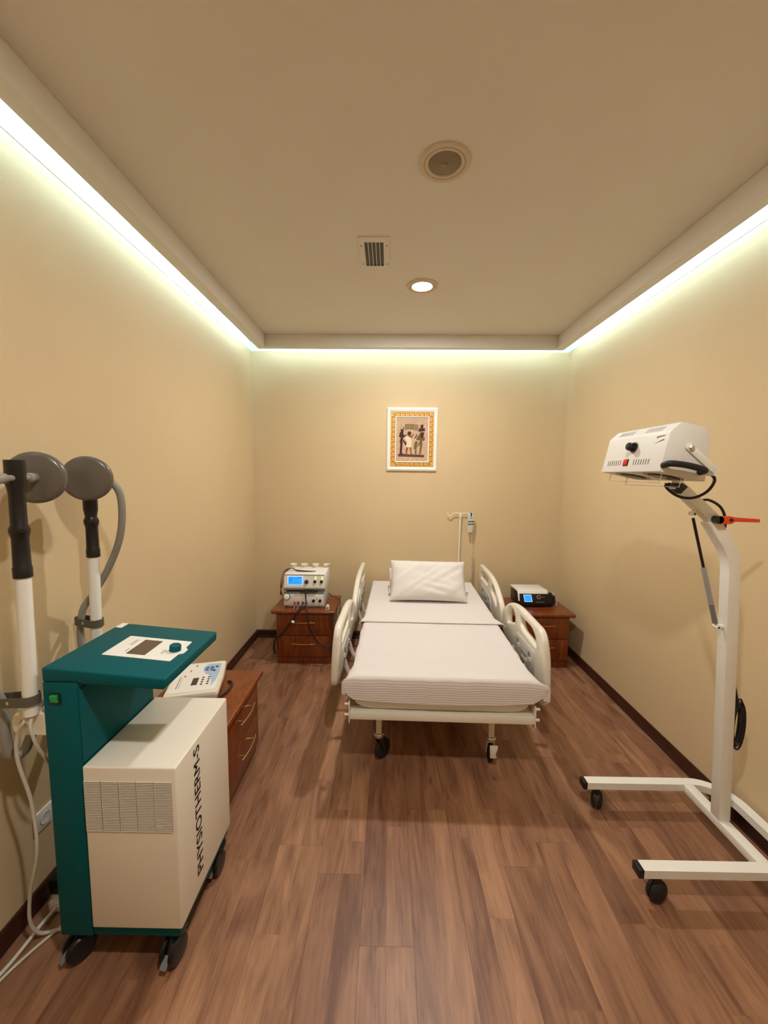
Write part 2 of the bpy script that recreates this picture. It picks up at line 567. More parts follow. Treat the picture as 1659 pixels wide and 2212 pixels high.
# laminate floor, strip by strip
unit = bmesh.new(); add_box(unit, -0.5, 0.5, -0.5, 0.5, -1, 0)
me_plank = bpy.data.meshes.new('plank'); unit.to_mesh(me_plank); unit.free()
me_plank.materials.append(MATS['laminate'])
PW, GAP = 0.195, 0.0007
x = 0.107 - PW * 8
known = {-2: 1.53, -1: 1.273, 2: 1.575, -4: 2.305}
while x < XR - 0.005:
    a, b = max(x, XL + 0.001), min(x + PW, XR - 0.001)
    if b - a > 0.005:
        ci = round((x - 0.107) / PW)
        y = known[ci] - 2.5 if ci in known else -0.2 - random.uniform(0, 1.2)
        while y < YB:
            L = 1.25
            ya, yb = max(y, -0.2), min(y + L, YB - 0.001)
            if yb - ya > 0.02:
                o = bpy.data.objects.new('plank', me_plank)
                COL.objects.link(o)
                o.parent = floor
                o.location = ((a + b) / 2, (ya + yb) / 2, 0)
                o.scale = (b - a - GAP, yb - ya - GAP, 0.007)
            y += L
    x += PW
obj('plank', box(XL + 0.001, XR - 0.001, YF + 0.001, -0.2, -0.007, 0), 'laminate', floor, smooth=False)

# ------------------------------------------------------------------ ceiling fittings
def downlight(x, y, lit, label, vis=True):
    t = empty('ceiling_light', (x, y, ZC))
    tag(t, label, 'ceiling light')
    k = 1.0
    M = Matrix.Translation((x, y, ZC)) @ Matrix.Rotation(math.pi, 4, 'X')
    obj('trim_ring', lathe([(0.107, 0), (0.105, 0.006), (0.098, 0.009), (0.086, 0.007), (0.084, 0.003), (0.082, 0.003), (0.080, 0.007), (0.070, 0.008), (0.066, 0.003), (0.066, 0)], 48, M), 'lamp_ring', t)
    obj('glass', lathe([(0.0655, 0.0005), (0.0655, 0.004), (0.05, 0.006), (0.0, 0.007)], 40, M), 'bulb_glow' if lit else 'lamp_glass_off', t)
    if not lit:
        obj('bulb', lathe([(0.014, 0.0065), (0.012, 0.008), (0, 0.009)], 20, M), 'lamp_glass_off', t)
    else:
        ld = bpy.data.lights.new('lamp_beam', 'AREA')
        ld.shape = 'DISK'; ld.size = 0.11; ld.energy = DOWN_W; ld.color = DOWN_C
        lo = bpy.data.objects.new('lamp_beam', ld)
        COL.objects.link(lo)
        lo.parent = t
        lo.location = (0, 0, -0.012)
    return t
downlight(0.215, 2.81, True, 'lit round recessed ceiling light shining white above the bed')
downlight(0.217, 1.747, False, 'unlit round recessed ceiling light with ringed rim and dull frosted glass')
downlight(0.12, 0.35, True, 'lit round recessed ceiling light in front of the teal machine')

v = empty('air_vent', (-0.092, 2.41, ZC)); tag(v, 'square painted ceiling air vent with thin slats over a dark opening', 'vent')
bmv = curve_mesh([[(-0.178, 2.253), (-0.008, 2.253), (-0.008, 2.576), (-0.178, 2.576)], [(-0.145, 2.298), (-0.145, 2.548), (-0.039, 2.548), (-0.039, 2.298)]], 0.0025, 0.0005, 1)
for q in bmv.verts: q.co.z += ZC - 0.0031
obj('frame', bmv, 'ceiling_paint', v)
obj('duct', box(-0.145, -0.039, 2.298, 2.548, ZC - 0.0012, ZC - 0.0002), 'dark_grey', v)
for i in range(4):
    xs = -0.145 + 0.106 * (i + 1) / 5
    obj('slat', box(xs - 0.0014, xs + 0.0014, 2.298, 2.548, ZC - 0.006, ZC - 0.0012), 'white_paint', v, smooth=False)
for sx, sy in ((-0.163, 2.33), (-0.021, 2.33), (-0.163, 2.52), (-0.021, 2.52)):
    obj('screw', lathe([(0.004, -0.0005), (0.004, 0.002), (0, 0.003)], 10, Matrix.Translation((sx, sy, ZC - 0.006)) @ Matrix.Rotation(math.pi, 4, 'X')), 'dark_metal', v)

# ------------------------------------------------------------------ nightstands
def nightstand():
    t = empty('nightstand')
    W2 = 0.242
    obj('plinth', box(-W2 + 0.004, W2 - 0.004, 0.004, 0.42, 0, 0.062), 'cherry', t, bevel=0.001)
    obj('body', box(-W2, W2, 0.0, 0.43, 0.062, 0.459), 'cherry', t, bevel=0.0015)
    tp = prism(round_poly([(-0.035, 0.459), (0.44, 0.459), (0.44, 0.49), (-0.035, 0.49)], [0.013, 0.004, 0.004, 0.013]), -0.279, 0.279, YZ)
    obj('top', tp, 'cherry', t, bevel=0.003, seg=2)
    for z0, z1 in ((0.072, 0.259), (0.265, 0.452)):
        d = obj('drawer', box(-W2 + 0.018, W2 - 0.018, -0.017, -0.0005, z0, z1), 'cherry', t, bevel=0.0015)
        zc = z0 + 0.125
        pts = [(x_, -0.040 - 0.012 * (1 - (x_ / 0.105) ** 2), zc) for x_ in [-0.105 + 0.21 * i / 14 for i in range(15)]]
        bm = tube(pts, 0.0038, 8)
        for sx in (-0.07, 0.07):
            add_tube(bm, [(sx, -0.017, zc), (sx, -0.046, zc)], 0.004, 8)
        obj('handle', bm, 'handle_metal', d)
    return t
ns = nightstand()
nsL = ns
nsL.location = (-0.733, 3.395, 0)
tag(nsL, 'cherry wood nightstand carrying the stacked electrotherapy units', 'nightstand', 'cherry nightstands')
nsR = copy_tree(ns); nsR.location = (1.348, 3.385, 0)
tag(nsR, 'cherry wood nightstand carrying the black-fronted device in the right-hand room corner', 'nightstand', 'cherry nightstands')
nsR['label'] = 'cherry wood nightstand carrying the black-fronted device with white top'
ns3 = copy_tree(ns); ns3.location = (-0.785, 2.032, 0); ns3.rotation_euler = (0, 0, math.pi / 2)
tag(ns3, 'cherry wood nightstand behind the teal machine, carrying a cream keypad unit', 'nightstand', 'cherry nightstands')

# ------------------------------------------------------------------ bed
BX, BY, BA = 0.293, 2.0, math.radians(-1.5)
bed = empty('hospital_bed', (BX, BY, 0), BA)
tag(bed, 'adjustable hospital bed with ivory metal frame, plastic side rails and casters', 'hospital bed')
def bo(name, bm, m, parent=None, **k):
    return obj(name, bm, m, parent or bed, local=True, **k)
fb = bo('foot_beam', box(-0.488, 0.488, 0.0, 0.062, 0.376, 0.419), 'ivory_metal', bevel=0.004)
hb = bo('head_beam', box(-0.488, 0.488, 1.80, 1.862, 0.376, 0.419), 'ivory_metal', bevel=0.004)
for sgn in (-1, 1):
    for par, y0 in ((fb, 0.002), (hb, 1.802)):
        pl = prism(round_poly([(y0, 0.345), (y0 + 0.05, 0.345), (y0 + 0.05, 0.476), (y0, 0.476)], [0.02, 0.004, 0.02, 0.02]), sgn * 0.4885, sgn * 0.4945, YZ)
        br = bo('end_bracket', pl, 'ivory_metal', bevel=0.001)
        for zz in (0.452, 0.392):
            bo('peg', cyl((sgn * 0.4945, y0 + 0.018, zz), (sgn * 0.519, y0 + 0.018, zz), 0.0075, 12), 'ivory_metal', br, bevel=0.002)
tr = []
for i in range(13):
    a = math.pi / 2 * i / 12
    tr.append((0.35 + 0.115 * math.sin(a), 0.420 + 0.046 * (1 - math.cos(a))))
tr = [(-x_, z_) for x_, z_ in tr[::-1]] + tr
bo('mattress_tray', prism(tr, 0.035, 1.85, XZ), 'ivory_plastic', bevel=0.006)
for sgn in (-1, 1):
    bo('side_beam', box(sgn * 0.30 - 0.02, sgn * 0.30 + 0.02, 0.063, 1.799, 0.376, 0.416), 'ivory_metal', bevel=0.003)
bo('lift_motor', box(-0.07, 0.07, 0.55, 1.05, 0.24, 0.33), 'dark_grey', bevel=0.01)
for yy in (0.2, 1.62):
    bo('base_crossbar', box(-0.36, 0.36, yy - 0.02, yy + 0.02, 0.262, 0.30), 'ivory_metal', bevel=0.003)
def caster(sx, sy, ang, brake):
    # stem, collar, fork and wheel; ang: heading of the trailing wheel
    st = bo('caster_leg', box(sx - 0.016, sx + 0.016, sy - 0.016, sy + 0.016, 0.172, 0.3755), 'ivory_metal', bevel=0.002)
    bo('collar', lathe([(0.0, 0.150), (0.028, 0.150), (0.030, 0.158), (0.030, 0.166), (0.026, 0.1715), (0, 0.1715)], 24, Matrix.Translation((sx, sy, 0))), 'chrome', st)
    dx, dy = math.cos(ang), math.sin(ang)
    wx, wy = sx + dx * 0.032, sy + dy * 0.032
    M = axis_mat((wx, wy, 0.06), (-dy, dx, 0))
    bo('wheel', lathe([(0, -0.011), (0.03, -0.012), (0.045, -0.013), (0.056, -0.012), (0.06, -0.006), (0.06, 0.006), (0.056, 0.012), (0.045, 0.013), (0.03, 0.012), (0, 0.011)], 32, M), 'black_rubber', st)
    bmf = bmesh.new()
    for s in (-1, 1):
        o0 = Vector((-dy, dx, 0)) * (s * 0.019)
        poly = [(-0.02, 0.148), (0.022, 0.148), (0.046, 0.075), (0.040, 0.048), (0.026, 0.048), (0.012, 0.085)]
        add_prism(bmf, poly, -0.002, 0.002, lambda u, v_, h, o0=o0: (sx + dx * u + o0.x - dy * h, sy + dy * u + o0.y + dx * h, v_))
    add_prism(bmf, [(-0.022, 0.144), (0.024, 0.144), (0.024, 0.150), (-0.022, 0.150)], -0.021, 0.021, lambda u, v_, h: (sx + dx * u - dy * h, sy + dy * u + dx * h, v_))
    bo('fork', bmf, 'ivory_plastic' if brake else 'dark_metal', st, bevel=0.001)
    if brake:
        poly = [(-0.016, 0.145), (0.03, 0.145), (0.03, 0.13), (0.018, 0.095), (0.026, 0.07), (-0.012, 0.07)]
        bo('brake_pedal', prism([(sx + u, z) for u, z in poly], sy - 0.052, sy - 0.040, XZ), 'ivory_plastic', st, bevel=0.003)
caster(-0.34, 0.2, math.radians(50), False)
caster(0.312, 0.2, math.radians(85), True)
caster(-0.34, 1.62, math.radians(80), False)
caster(0.312, 1.62, math.radians(100), False)

# side rails: outline in (y, z), foot pair and head pair mirrored along the bed
RAIL = round_poly([(0.112, 0.475), (0.112, 0.69), (0.165, 0.822), (0.60, 0.822), (0.80, 0.785), (1.012, 0.66), (1.005, 0.475)],
                  [0.07, 0.10, 0.08, 0.12, 0.14, 0.11, 0.10], 8)
H1 = round_poly([(0.245, 0.695), (0.262, 0.750), (0.325, 0.776), (0.55, 0.770), (0.55, 0.715), (0.50, 0.695)], [0.012, 0.02, 0.03, 0.012, 0.02, 0.03], 5)
H2 = round_poly([(0.665, 0.680), (0.662, 0.725), (0.705, 0.757), (0.770, 0.757), (0.820, 0.728), (0.860, 0.668), (0.852, 0.615)], [0.012, 0.02, 0.02, 0.02, 0.02, 0.02, 0.012], 5)
def side_rail(sgn, head):
    def fy(y): return (2.045 - y) if head else y
    loops = [[(fy(a), b) for a, b in lp] for lp in (RAIL, H1, H2)]
    bm = curve_mesh(loops, 0.004, 0.017, 4)
    mid = fy(0.56)
    XR_ = 0.572
    def place(v):
        y, z, t = v.co.x, v.co.y, v.co.z
        bow = 0.006
        v.co = Vector((sgn * (XR_ + bow + 0.012 * (0.82 - z) / 0.3) + t, y, z))
    for v in bm.verts: place(v)
    r = bo('side_rail', bm, 'ivory_plastic')
    # control plate on the inner face
    def inner(poly, h0, h1):
        b2 = bmesh.new()
        add_prism(b2, poly, h0, h1, lambda u, v_, h: (sgn * (XR_ + 0.006 + 0.012 * (0.82 - v_) / 0.3 - h), u, v_))
        return b2
    pp = round_poly([(0.262, 0.500), (0.262, 0.655), (0.61, 0.638), (0.66, 0.585), (0.66, 0.500)], 0.02, 4)
    pl = bo('control_plate', inner([(fy(a), b) for a, b in pp], 0.0195, 0.0245), 'grey_plastic', r, bevel=0.001)
    for (ya, yb, za, zb, m) in ((0.335, 0.365, 0.592, 0.622, 'hose_grey'), (0.325, 0.352, 0.566, 0.590, 'white_plastic'), (0.565, 0.595, 0.585, 0.612, 'hose_grey'), (0.548, 0.575, 0.560, 0.583, 'white_plastic'), (0.41, 0.50, 0.552, 0.572, 'hose_grey'), (0.40, 0.49, 0.528, 0.550, 'white_plastic')):
        rp = [(fy(ya), za), (fy(yb), za), (fy(yb), zb), (fy(ya), zb)]
        bo('button', inner(rp, 0.0246, 0.029), m, r)
    for yy in (0.44, 0.70):
        pts = spline([(sgn * 0.462, fy(yy) , 0.395), (sgn * 0.515, fy(yy), 0.385), (sgn * 0.552, fy(yy), 0.42), (sgn * 0.577, fy(yy), 0.50)], 5)
        bo('rail_arm', tube(pts, 0.013, 10), 'ivory_plastic', r)
    bo('arm_mount', box(min(sgn * 0.38, sgn * 0.475), max(sgn * 0.38, sgn * 0.475), min(fy(0.38), fy(0.70)), max(fy(0.38), fy(0.70)), 0.378, 0.412), 'ivory_metal', r, bevel=0.003)
    return r
for sgn in (-1, 1):
    for head in (False, True):
        side_rail(sgn, head)
bo('pole_socket', box(0.345, 0.405, 1.912, 1.955, 0.372, 0.42), 'ivory_metal', bevel=0.004)
bo('pole_arm', box(0.355, 0.395, 1.8625, 1.9115, 0.378, 0.414), 'ivory_metal')

# mattress and bedding
def bedthing(name, label, cat, group=None):
    t = empty(name, (BX, BY, 0), BA); tag(t, label, cat, group); return t
mt = obj('mattress', None or box(-0.455, 0.455, 0.02, 1.868, 0.4675, 0.610), 'sheet_cloth', bed, local=True, bevel=0.035, seg=4)
mt.parent = None
mt.location = (BX, BY, 0); mt.rotation_euler = (0, 0, BA)
tag(mt, 'white covered foam mattress lying on the hospital bed frame', 'mattress')

def drape(name, mname, t0, t1, side, dz, foot=0.0, headdrop=0.0, flare_fn=None, thick=0.004, nx=72, ny=90, edge_roll=False, wob=0.0):
    """cloth over the mattress: s across, t along the bed; overhang bends down"""
    HW = 0.462
    Z = 0.615 + dz
    def g(d): return 0.030 * (1 - math.exp(-d / 0.02))
    def drop(d): return 0.0 if d <= 0 else (d - 0.022 * (1 - math.exp(-d / 0.022)))
    bm = bmesh.new()
    grid = []
    for j in range(ny + 1):
        tv = t0 - foot + (t1 + headdrop - t0 + foot) * j / ny
        row = []
        for i in range(nx + 1):
            u = -1 + 2 * i / nx
            sd = side(tv, u)
            s = u * (HW + sd)
            ds = max(0, abs(s) - HW)
            ft = foot * (0.90 + 0.12 * math.cos(u * 1.9)) / 1.02 if foot else 0
            tt = tv
            if foot and tv < t0: tt = t0 - (t0 - tv) / foot * ft
            dt = max(0, t0 - tt) if foot else 0
            dh = max(0, tt - t1) if headdrop else 0
            d = max(ds, dt, dh)
            both = min(1, min(ds, max(dt, dh)) / 0.04)
            fl = flare_fn(tv, u) if flare_fn else 0
            xx = math.copysign(min(abs(s), HW) + g(ds) * (1 + 0.25 * both) + fl, s)
            yy = max(tt, t0) if foot else tt
            if headdrop: yy = min(yy, t1)
            yy = yy - g(dt) * (1 + 0.1 * both) + g(dh)
            zz = Z - drop(d) * (1 - 0.25 * both)
            if wob:
                nn = noise.noise(Vector((s * 5, tv * 5, 3.1))) * wob
                zz += nn if d <= 0 else nn * 0.5
                if d > 0.01:
                    k2 = noise.noise(Vector((tv * 9 if ds >= dt else s * 9, 7.7, d * 3))) * 0.007 * min(1, d / 0.08)
                    if ds >= dt: xx += math.copysign(abs(k2) + k2 * 0.3, s)
                    else: yy -= abs(k2)
            row.append(bm.verts.new((xx, yy, zz)))
        grid.append(row)
    for j in range(ny):
        for i in range(nx):
            bm.faces.new((grid[j][i], grid[j][i + 1], grid[j + 1][i + 1], grid[j + 1][i]))
    bmesh.ops.recalc_face_normals(bm, faces=bm.faces)
    if sum(f.normal.z for f in bm.faces) < 0:
        bmesh.ops.reverse_faces(bm, faces=bm.faces)
    bmesh.ops.solidify(bm, geom=list(bm.faces), thickness=thick)
    o = obj(name, bm, mname, None)
    o.location = (BX, BY, 0); o.rotation_euler = (0, 0, BA)
    return o
bl = drape('blanket', 'blanket_cloth', 0.02, 0.80, lambda t, u: 0.155 + 0.012 * math.sin(t * 11 + u * 2), 0.006, foot=0.165,
           flare_fn=lambda t, u: ((0.030 if u < 0 else 0.058) * max(0, 1 - abs(t + 0.04) / 0.16) * min(1, max(0, (abs(u) - 0.72) / 0.12))) + (0.004 * math.sin(t * 23) if abs(u) > 0.8 else 0), thick=0.005, wob=0.003)
tag(bl, 'white ribbed blanket hanging over the foot of the bed', 'blanket')
def fold_flare(t, u):
    return (0.040 if u > 0 else 0.026) * max(0, 1 - abs(t - 0.765) / 0.13) * min(1, max(0, (abs(u) - 0.80) / 0.1))
sh = drape('bed_sheet', 'sheet_cloth', 0.765, 1.855, lambda t, u: 0.045 + 0.085 * min(1, max(0, (t - 0.80) / 0.15)), 0.0155, headdrop=0.09, flare_fn=fold_flare, thick=0.006, wob=0.002)
tag(sh, 'smooth white top sheet under the pillows, its straight edge folded over the blanket', 'bed sheet')

def pillow_mesh(wd, ht, th, seed, n=40):
    bm = bmesh.new()
    def P(u, v, s):
        e = max(0, (1 - abs(u) ** 3.2)) ** 0.55 * max(0, (1 - abs(v) ** 3.0)) ** 0.55
        px = u * wd / 2 * (1 - 0.03 * (1 - v * v))
        py = v * ht / 2 * (1 - 0.05 * (1 - u * u))
        wr = noise.noise(Vector((u * 2.2 + seed, v * 2.2, s))) * 0.012 + noise.noise(Vector((u * 5 - v * 4 + seed, v * 1.2 - u, 5 + s))) * 0.009
        # diagonal pulls towards one lower corner
        pull = math.sin((u * 0.8 + v * 1.9) * 9 + seed) * 0.006 * math.exp(-((u - 0.25) ** 2 + (v + 0.55) ** 2) / 0.12)
        return (px, py, s * (e * th / 2 + 0.002) + (wr + pull) * min(1, e * 1.5) * (1 if s > 0 else 0.4))
    sides = []
    for s in (1, -1):
        g = [[bm.verts.new(P(-1 + 2 * i / n, -1 + 2 * j / n, s)) for i in range(n + 1)] for j in range(n + 1)]
        for j in range(n):
            for i in range(n):
                q = (g[j][i], g[j][i + 1], g[j + 1][i + 1], g[j + 1][i])
                bm.faces.new(q if s > 0 else q[::-1])
        sides.append(g)
    a, b = sides
    rim = [(0, i) for i in range(n)] + [(j, n) for j in range(n)] + [(n, n - i) for i in range(n)] + [(n - j, 0) for j in range(n)]
    for k in range(len(rim)):
        (j0, i0), (j1, i1) = rim[k], rim[(k + 1) % len(rim)]
        bm.faces.new((a[j0][i0], b[j0][i0], b[j1][i1], a[j1][i1]))
    return bm
def pillow(label, wd, ht, th, loc, tilt, rz, seed, lean=0.0):
    bm = pillow_mesh(wd, ht, th, seed)
    M = Matrix.Translation(loc) @ Matrix.Rotation(rz, 4, 'Z') @ Matrix.Rotation(tilt, 4, 'X') @ Matrix.Rotation(lean, 4, 'Z')
    o = obj('pillow', bm, 'pillow_cotton', None)
    o.matrix_world = M
    return tag(o, label, 'pillow', 'bed pillows')
pillow('plump white pillow propped up at the head of the bed, covering another pillow', 0.635, 0.37, 0.155, (0.343, 3.315, 0.788), math.radians(50), math.radians(-1.5), 1.3, math.radians(-0.5))
pillow('white pillow mostly hidden behind the propped front pillow', 0.61, 0.30, 0.11, (0.318, 3.50, 0.735), math.radians(33), math.radians(-1.5), 4.1)

# IV pole and handset
iv = empty('iv_pole', (0.712, 3.936, 0.42)); tag(iv, 'slim ivory infusion pole with a hooked crossbar rising behind the pillow', 'iv pole')
px_, py_ = 0.712, 3.936
obj('pole', tube([(px_ - 0.003, py_, 0.4205), (px_, py_, 0.9), (px_ + 0.006, py_, 1.285)], [0.0095, 0.0095, 0.0095], 12), 'ivory_metal', iv)
obj('socket_cap', cyl((px_ + 0.006, py_, 1.25), (px_ + 0.006, py_, 1.305), 0.013, 14), 'ivory_metal', iv, bevel=0.002)
zt = 1.303
hk = [(px_ + 0.125, py_, zt + 0.012), (px_ + 0.115, py_, zt), (px_ + 0.10, py_, zt), (px_, py_, zt), (px_ - 0.062, py_, zt), (px_ - 0.085, py_, zt - 0.022), (px_ - 0.10, py_, zt - 0.028), (px_ - 0.118, py_, zt - 0.015), (px_ - 0.128, py_, zt + 0.002)]
obj('crossbar', tube(spline(hk, 5), 0.0048, 8), 'ivory_metal', iv)
hs = empty('handset', (0.812, 3.92, 1.1)); tag(hs, 'light grey bed remote with six black buttons hung on the infusion pole', 'remote control')
def hsM(p): # small tilt of the hanging handset
    a = math.radians(2)
    u, z = p[0], p[2]
    return Vector((0.815 + u * math.cos(a) - (z - 1.30) * -math.sin(a) * 1.0, p[1], 1.30 + (z - 1.30) * math.cos(a) + u * math.sin(a)))
def hbox(*a):
    bm = box(*a)
    return bm
def hobj(name, bm, m, bevel=0):
    if bevel: bevel_bm(bm, bevel, 3)
    for v_ in bm.verts: v_.co = hsM(v_.co)
    return obj(name, bm, m, hs)
bmh = prism(round_poly([(-0.030, 1.305), (0.030, 1.305), (0.029, 1.20), (0.024, 1.118), (-0.024, 1.118), (-0.029, 1.20)], 0.012), 3.892, 3.916, XZ)
hobj('body', bmh, 'grey_plastic', 0.005)
hobj('clip', prism([(-0.009, 1.309), (0.009, 1.309), (0.004, 1.298), (0.004, 1.278), (-0.004, 1.278), (-0.004, 1.298)], 3.886, 3.892, XZ), 'black_plastic')
hobj('hanger', box(-0.006, 0.006, 3.916, 3.926, 1.285, 1.312), 'black_plastic')
for r_ in range(2):
    for c_ in range(3):
        u = -0.018 + 0.018 * c_; z = 1.228 - 0.027 * r_
        bmb = lathe([(0.0072, 0), (0.0072, 0.002), (0.005, 0.003), (0, 0.003)], 14, axis_mat((u, 3.892, z), (0, -1, 0)))
        hobj('button', bmb, 'black_plastic')
for k in range(1):
    hobj('brand_print', box(-0.014, 0.016, 3.891, 3.892, 1.258, 1.263), 'ink_grey')
cp = [(0.828, 3.906, 1.112), (0.832, 3.91, 1.0), (0.836, 3.912, 0.92)]
hel = []
for i in range(18 * 12 + 1):
    a = 2 * math.pi * i / 12
    z = 0.92 - (0.92 - 0.66) * i / (18 * 12)
    hel.append((0.836 + 0.0105 * math.cos(a) - 0.000 * i, 3.912 + 0.0105 * math.sin(a), z))
tail = [(0.84, 3.925, 0.64), (0.80, 3.94, 0.60)]
bmc = tube(spline(cp, 4), 0.0025, 6); add_tube(bmc, hel, 0.0028, 5); add_tube(bmc, [hel[-1]] + tail, 0.0025, 6)
obj('coiled_cord', bmc, 'cable_white', hs)

# ------------------------------------------------------------------ framed picture
pic = empty('framed_picture', (0.228, YB, 2.024)); tag(pic, 'framed papyrus picture of ancient figures with gold key border in a white frame', 'picture')
PC = Vector((0.228, YB, 2.024)); PA = math.radians(-0.25)
def pm(u, v_, h):   # u right, v up, h out of the wall
    c, s = math.cos(PA), math.sin(PA)
    return (PC.x + u * c - v_ * s, YB - 0.002 - h, PC.z + u * s + v_ * c)
def ring(wo, ho, wi, hi, ho0, ho1, hi1):
    bm = bmesh.new()
    o0 = [bm.verts.new(pm(sx * wo, sy * ho, 0)) for sx, sy in ((-1, -1), (1, -1), (1, 1), (-1, 1))]
    o1 = [bm.verts.new(pm(sx * wo, sy * ho, ho0)) for sx, sy in ((-1, -1), (1, -1), (1, 1), (-1, 1))]
    m1 = [bm.verts.new(pm(sx * (wo * .6 + wi * .4), sy * (ho * .6 + hi * .4) , ho1)) for sx, sy in ((-1, -1), (1, -1), (1, 1), (-1, 1))]
    i1 = [bm.verts.new(pm(sx * wi, sy * hi, hi1)) for sx, sy in ((-1, -1), (1, -1), (1, 1), (-1, 1))]
    i0 = [bm.verts.new(pm(sx * wi, sy * hi, 0)) for sx, sy in ((-1, -1), (1, -1), (1, 1), (-1, 1))]
    L = [o0, o1, m1, i1, i0]
    for a, b in zip(L, L[1:] + [L[0]]):
        for k in range(4):
            bm.faces.new((a[k], a[(k + 1) % 4], b[(k + 1) % 4], b[k]))
    return bm
obj('white_frame', ring(0.246, 0.306, 0.212, 0.267, 0.016, 0.024, 0.017), 'white_paint', pic, smooth=False)
gb = obj('gold_border', ring(0.2115, 0.2665, 0.168, 0.224, 0.0125, 0.0125, 0.0125), 'gold_dark', pic, smooth=False)
obj('inner_frame', ring(0.1675, 0.2235, 0.155, 0.212, 0.014, 0.018, 0.011), 'white_paint', pic, smooth=False)
pap = obj('papyrus', prism([(-0.1545, -0.2115), (0.1545, -0.2115), (0.1545, 0.2115), (-0.1545, 0.2115)], 0.004, 0.008, pm), 'papyrus', pic, smooth=False)
# greek key in raised gold
bmk = bmesh.new()
def key(p0, p1, inward):
    p0, p1, inward = Vector(p0), Vector(p1), Vector(inward)
    d = (p1 - p0); L = d.length; d.normalize()
    n = max(1, round(L / 0.048)); st = L / n
    def bar(a0, a1, b0, b1):
        q = [p0 + d * a0 + inward * b0, p0 + d * a1 + inward * b0, p0 + d * a1 + inward * b1, p0 + d * a0 + inward * b1]
        add_prism(bmk, [(z.x, z.y) for z in q], 0.0126, 0.0150, pm)
    t = 0.0062
    bar(0, L, 0.0015, 0.0015 + t * 0.8)
    for i in range(n):
        a = i * st
        bar(a + st * .12, a + st * .12 + t, 0.006, 0.034)
        bar(a + st * .12 + t, a + st * .80, 0.034 - t, 0.034)
        bar(a + st * .80 - t, a + st * .80, 0.017, 0.034 - t)
        bar(a + st * .42, a + st * .80 - t, 0.017, 0.017 + t)
W_, H_ = 0.2095, 0.2645
key((-W_, H_), (W_, H_), (0, -1)); key((W_, H_), (W_, -H_), (-1, 0)); key((W_, -H_), (-W_, -H_), (0, 1)); key((-W_, -H_), (-W_, H_), (1, 0))
obj('key_pattern', bmk, 'gold', pic, smooth=False)
# generic ancient figures, flat print on the papyrus
def px2(x_, y_):  # zoomed photo pixels -> picture plane
    return ((x_ - 838) / 640 * 0.309, -(y_ - 812) / 885 * 0.423)
def printed(name, polys, m, h=0.0083):
    bm = bmesh.new()
    for pl in polys:
        add_prism(bm, [px2(*q) for q in pl], 0.0079, h, pm)
    obj(name, bm, m, pap, smooth=False)
printed('ground_band', [[(560, 1108), (1088, 1125), (1088, 1170), (560, 1158)]], 'fig_dark')
printed('ground_stripe', [[(575, 1126), (1075, 1140), (1075, 1152), (575, 1142)]], 'fig_skin', 0.0086)
printed('dark_figure', [[(580, 540), (600, 600), (640, 610), (650, 590), (680, 545), (665, 610), (660, 700), (690, 735), (720, 700), (725, 735), (670, 770), (650, 790), (665, 820), (730, 890), (715, 940), (640, 830), (650, 880), (635, 1090), (680, 1112), (590, 1108), (600, 900), (585, 860), (610, 780), (570, 760), (585, 690), (610, 640)]], 'fig_dark')
printed('middle_figure', [[(740, 690), (755, 655), (795, 650), (820, 680), (810, 720), (830, 740), (870, 685), (880, 700), (830, 780), (790, 770), (745, 735)], [(730, 960), (770, 960), (745, 1060), (740, 1100), (770, 1108), (715, 1108), (715, 1050)], [(790, 960), (825, 960), (825, 1050), (835, 1095), (870, 1112), (815, 1112), (800, 1040)]], 'fig_skin')
printed('middle_hair', [[(738, 690), (760, 650), (800, 648), (822, 682), (812, 712), (760, 716)]], 'fig_dark', 0.0087)
printed('white_robe', [[(700, 760), (745, 735), (810, 775), (830, 840), (830, 970), (715, 970), (740, 860), (700, 800)]], 'fig_white', 0.0088)
printed('right_figure', [[(975, 720), (1000, 660), (1080, 660), (1085, 690), (1060, 720), (1100, 790), (1085, 840), (1045, 830), (1050, 900), (1020, 1115), (990, 1115), (1000, 900), (960, 960), (930, 980), (1000, 830), (930, 820), (920, 800), (965, 730)], [(905, 850), (945, 840), (955, 885), (935, 950), (930, 1090), (940, 1110), (895, 1105), (910, 1000), (880, 1020), (885, 900)], [(880, 790), (935, 680), (945, 740), (900, 800)]], 'fig_olive')
printed('headdress', [[(960, 655), (1100, 640), (1085, 560), (1060, 600), (1065, 510), (1005, 512), (1010, 600), (985, 560)], [(1030, 660), (1075, 670), (1070, 740), (1030, 790), (1000, 740)]], 'fig_dark', 0.0086)
printed('inscription_columns', [[(x_, 498), (x_ + 24, 498), (x_ + 22, 612), (x_ - 2, 612)] for x_ in (692, 724, 756, 790, 822, 852)] + [[(x_, 505), (x_ + 18, 505), (x_ + 18, 632), (x_, 632)] for x_ in (886, 912, 940)], 'fig_olive')

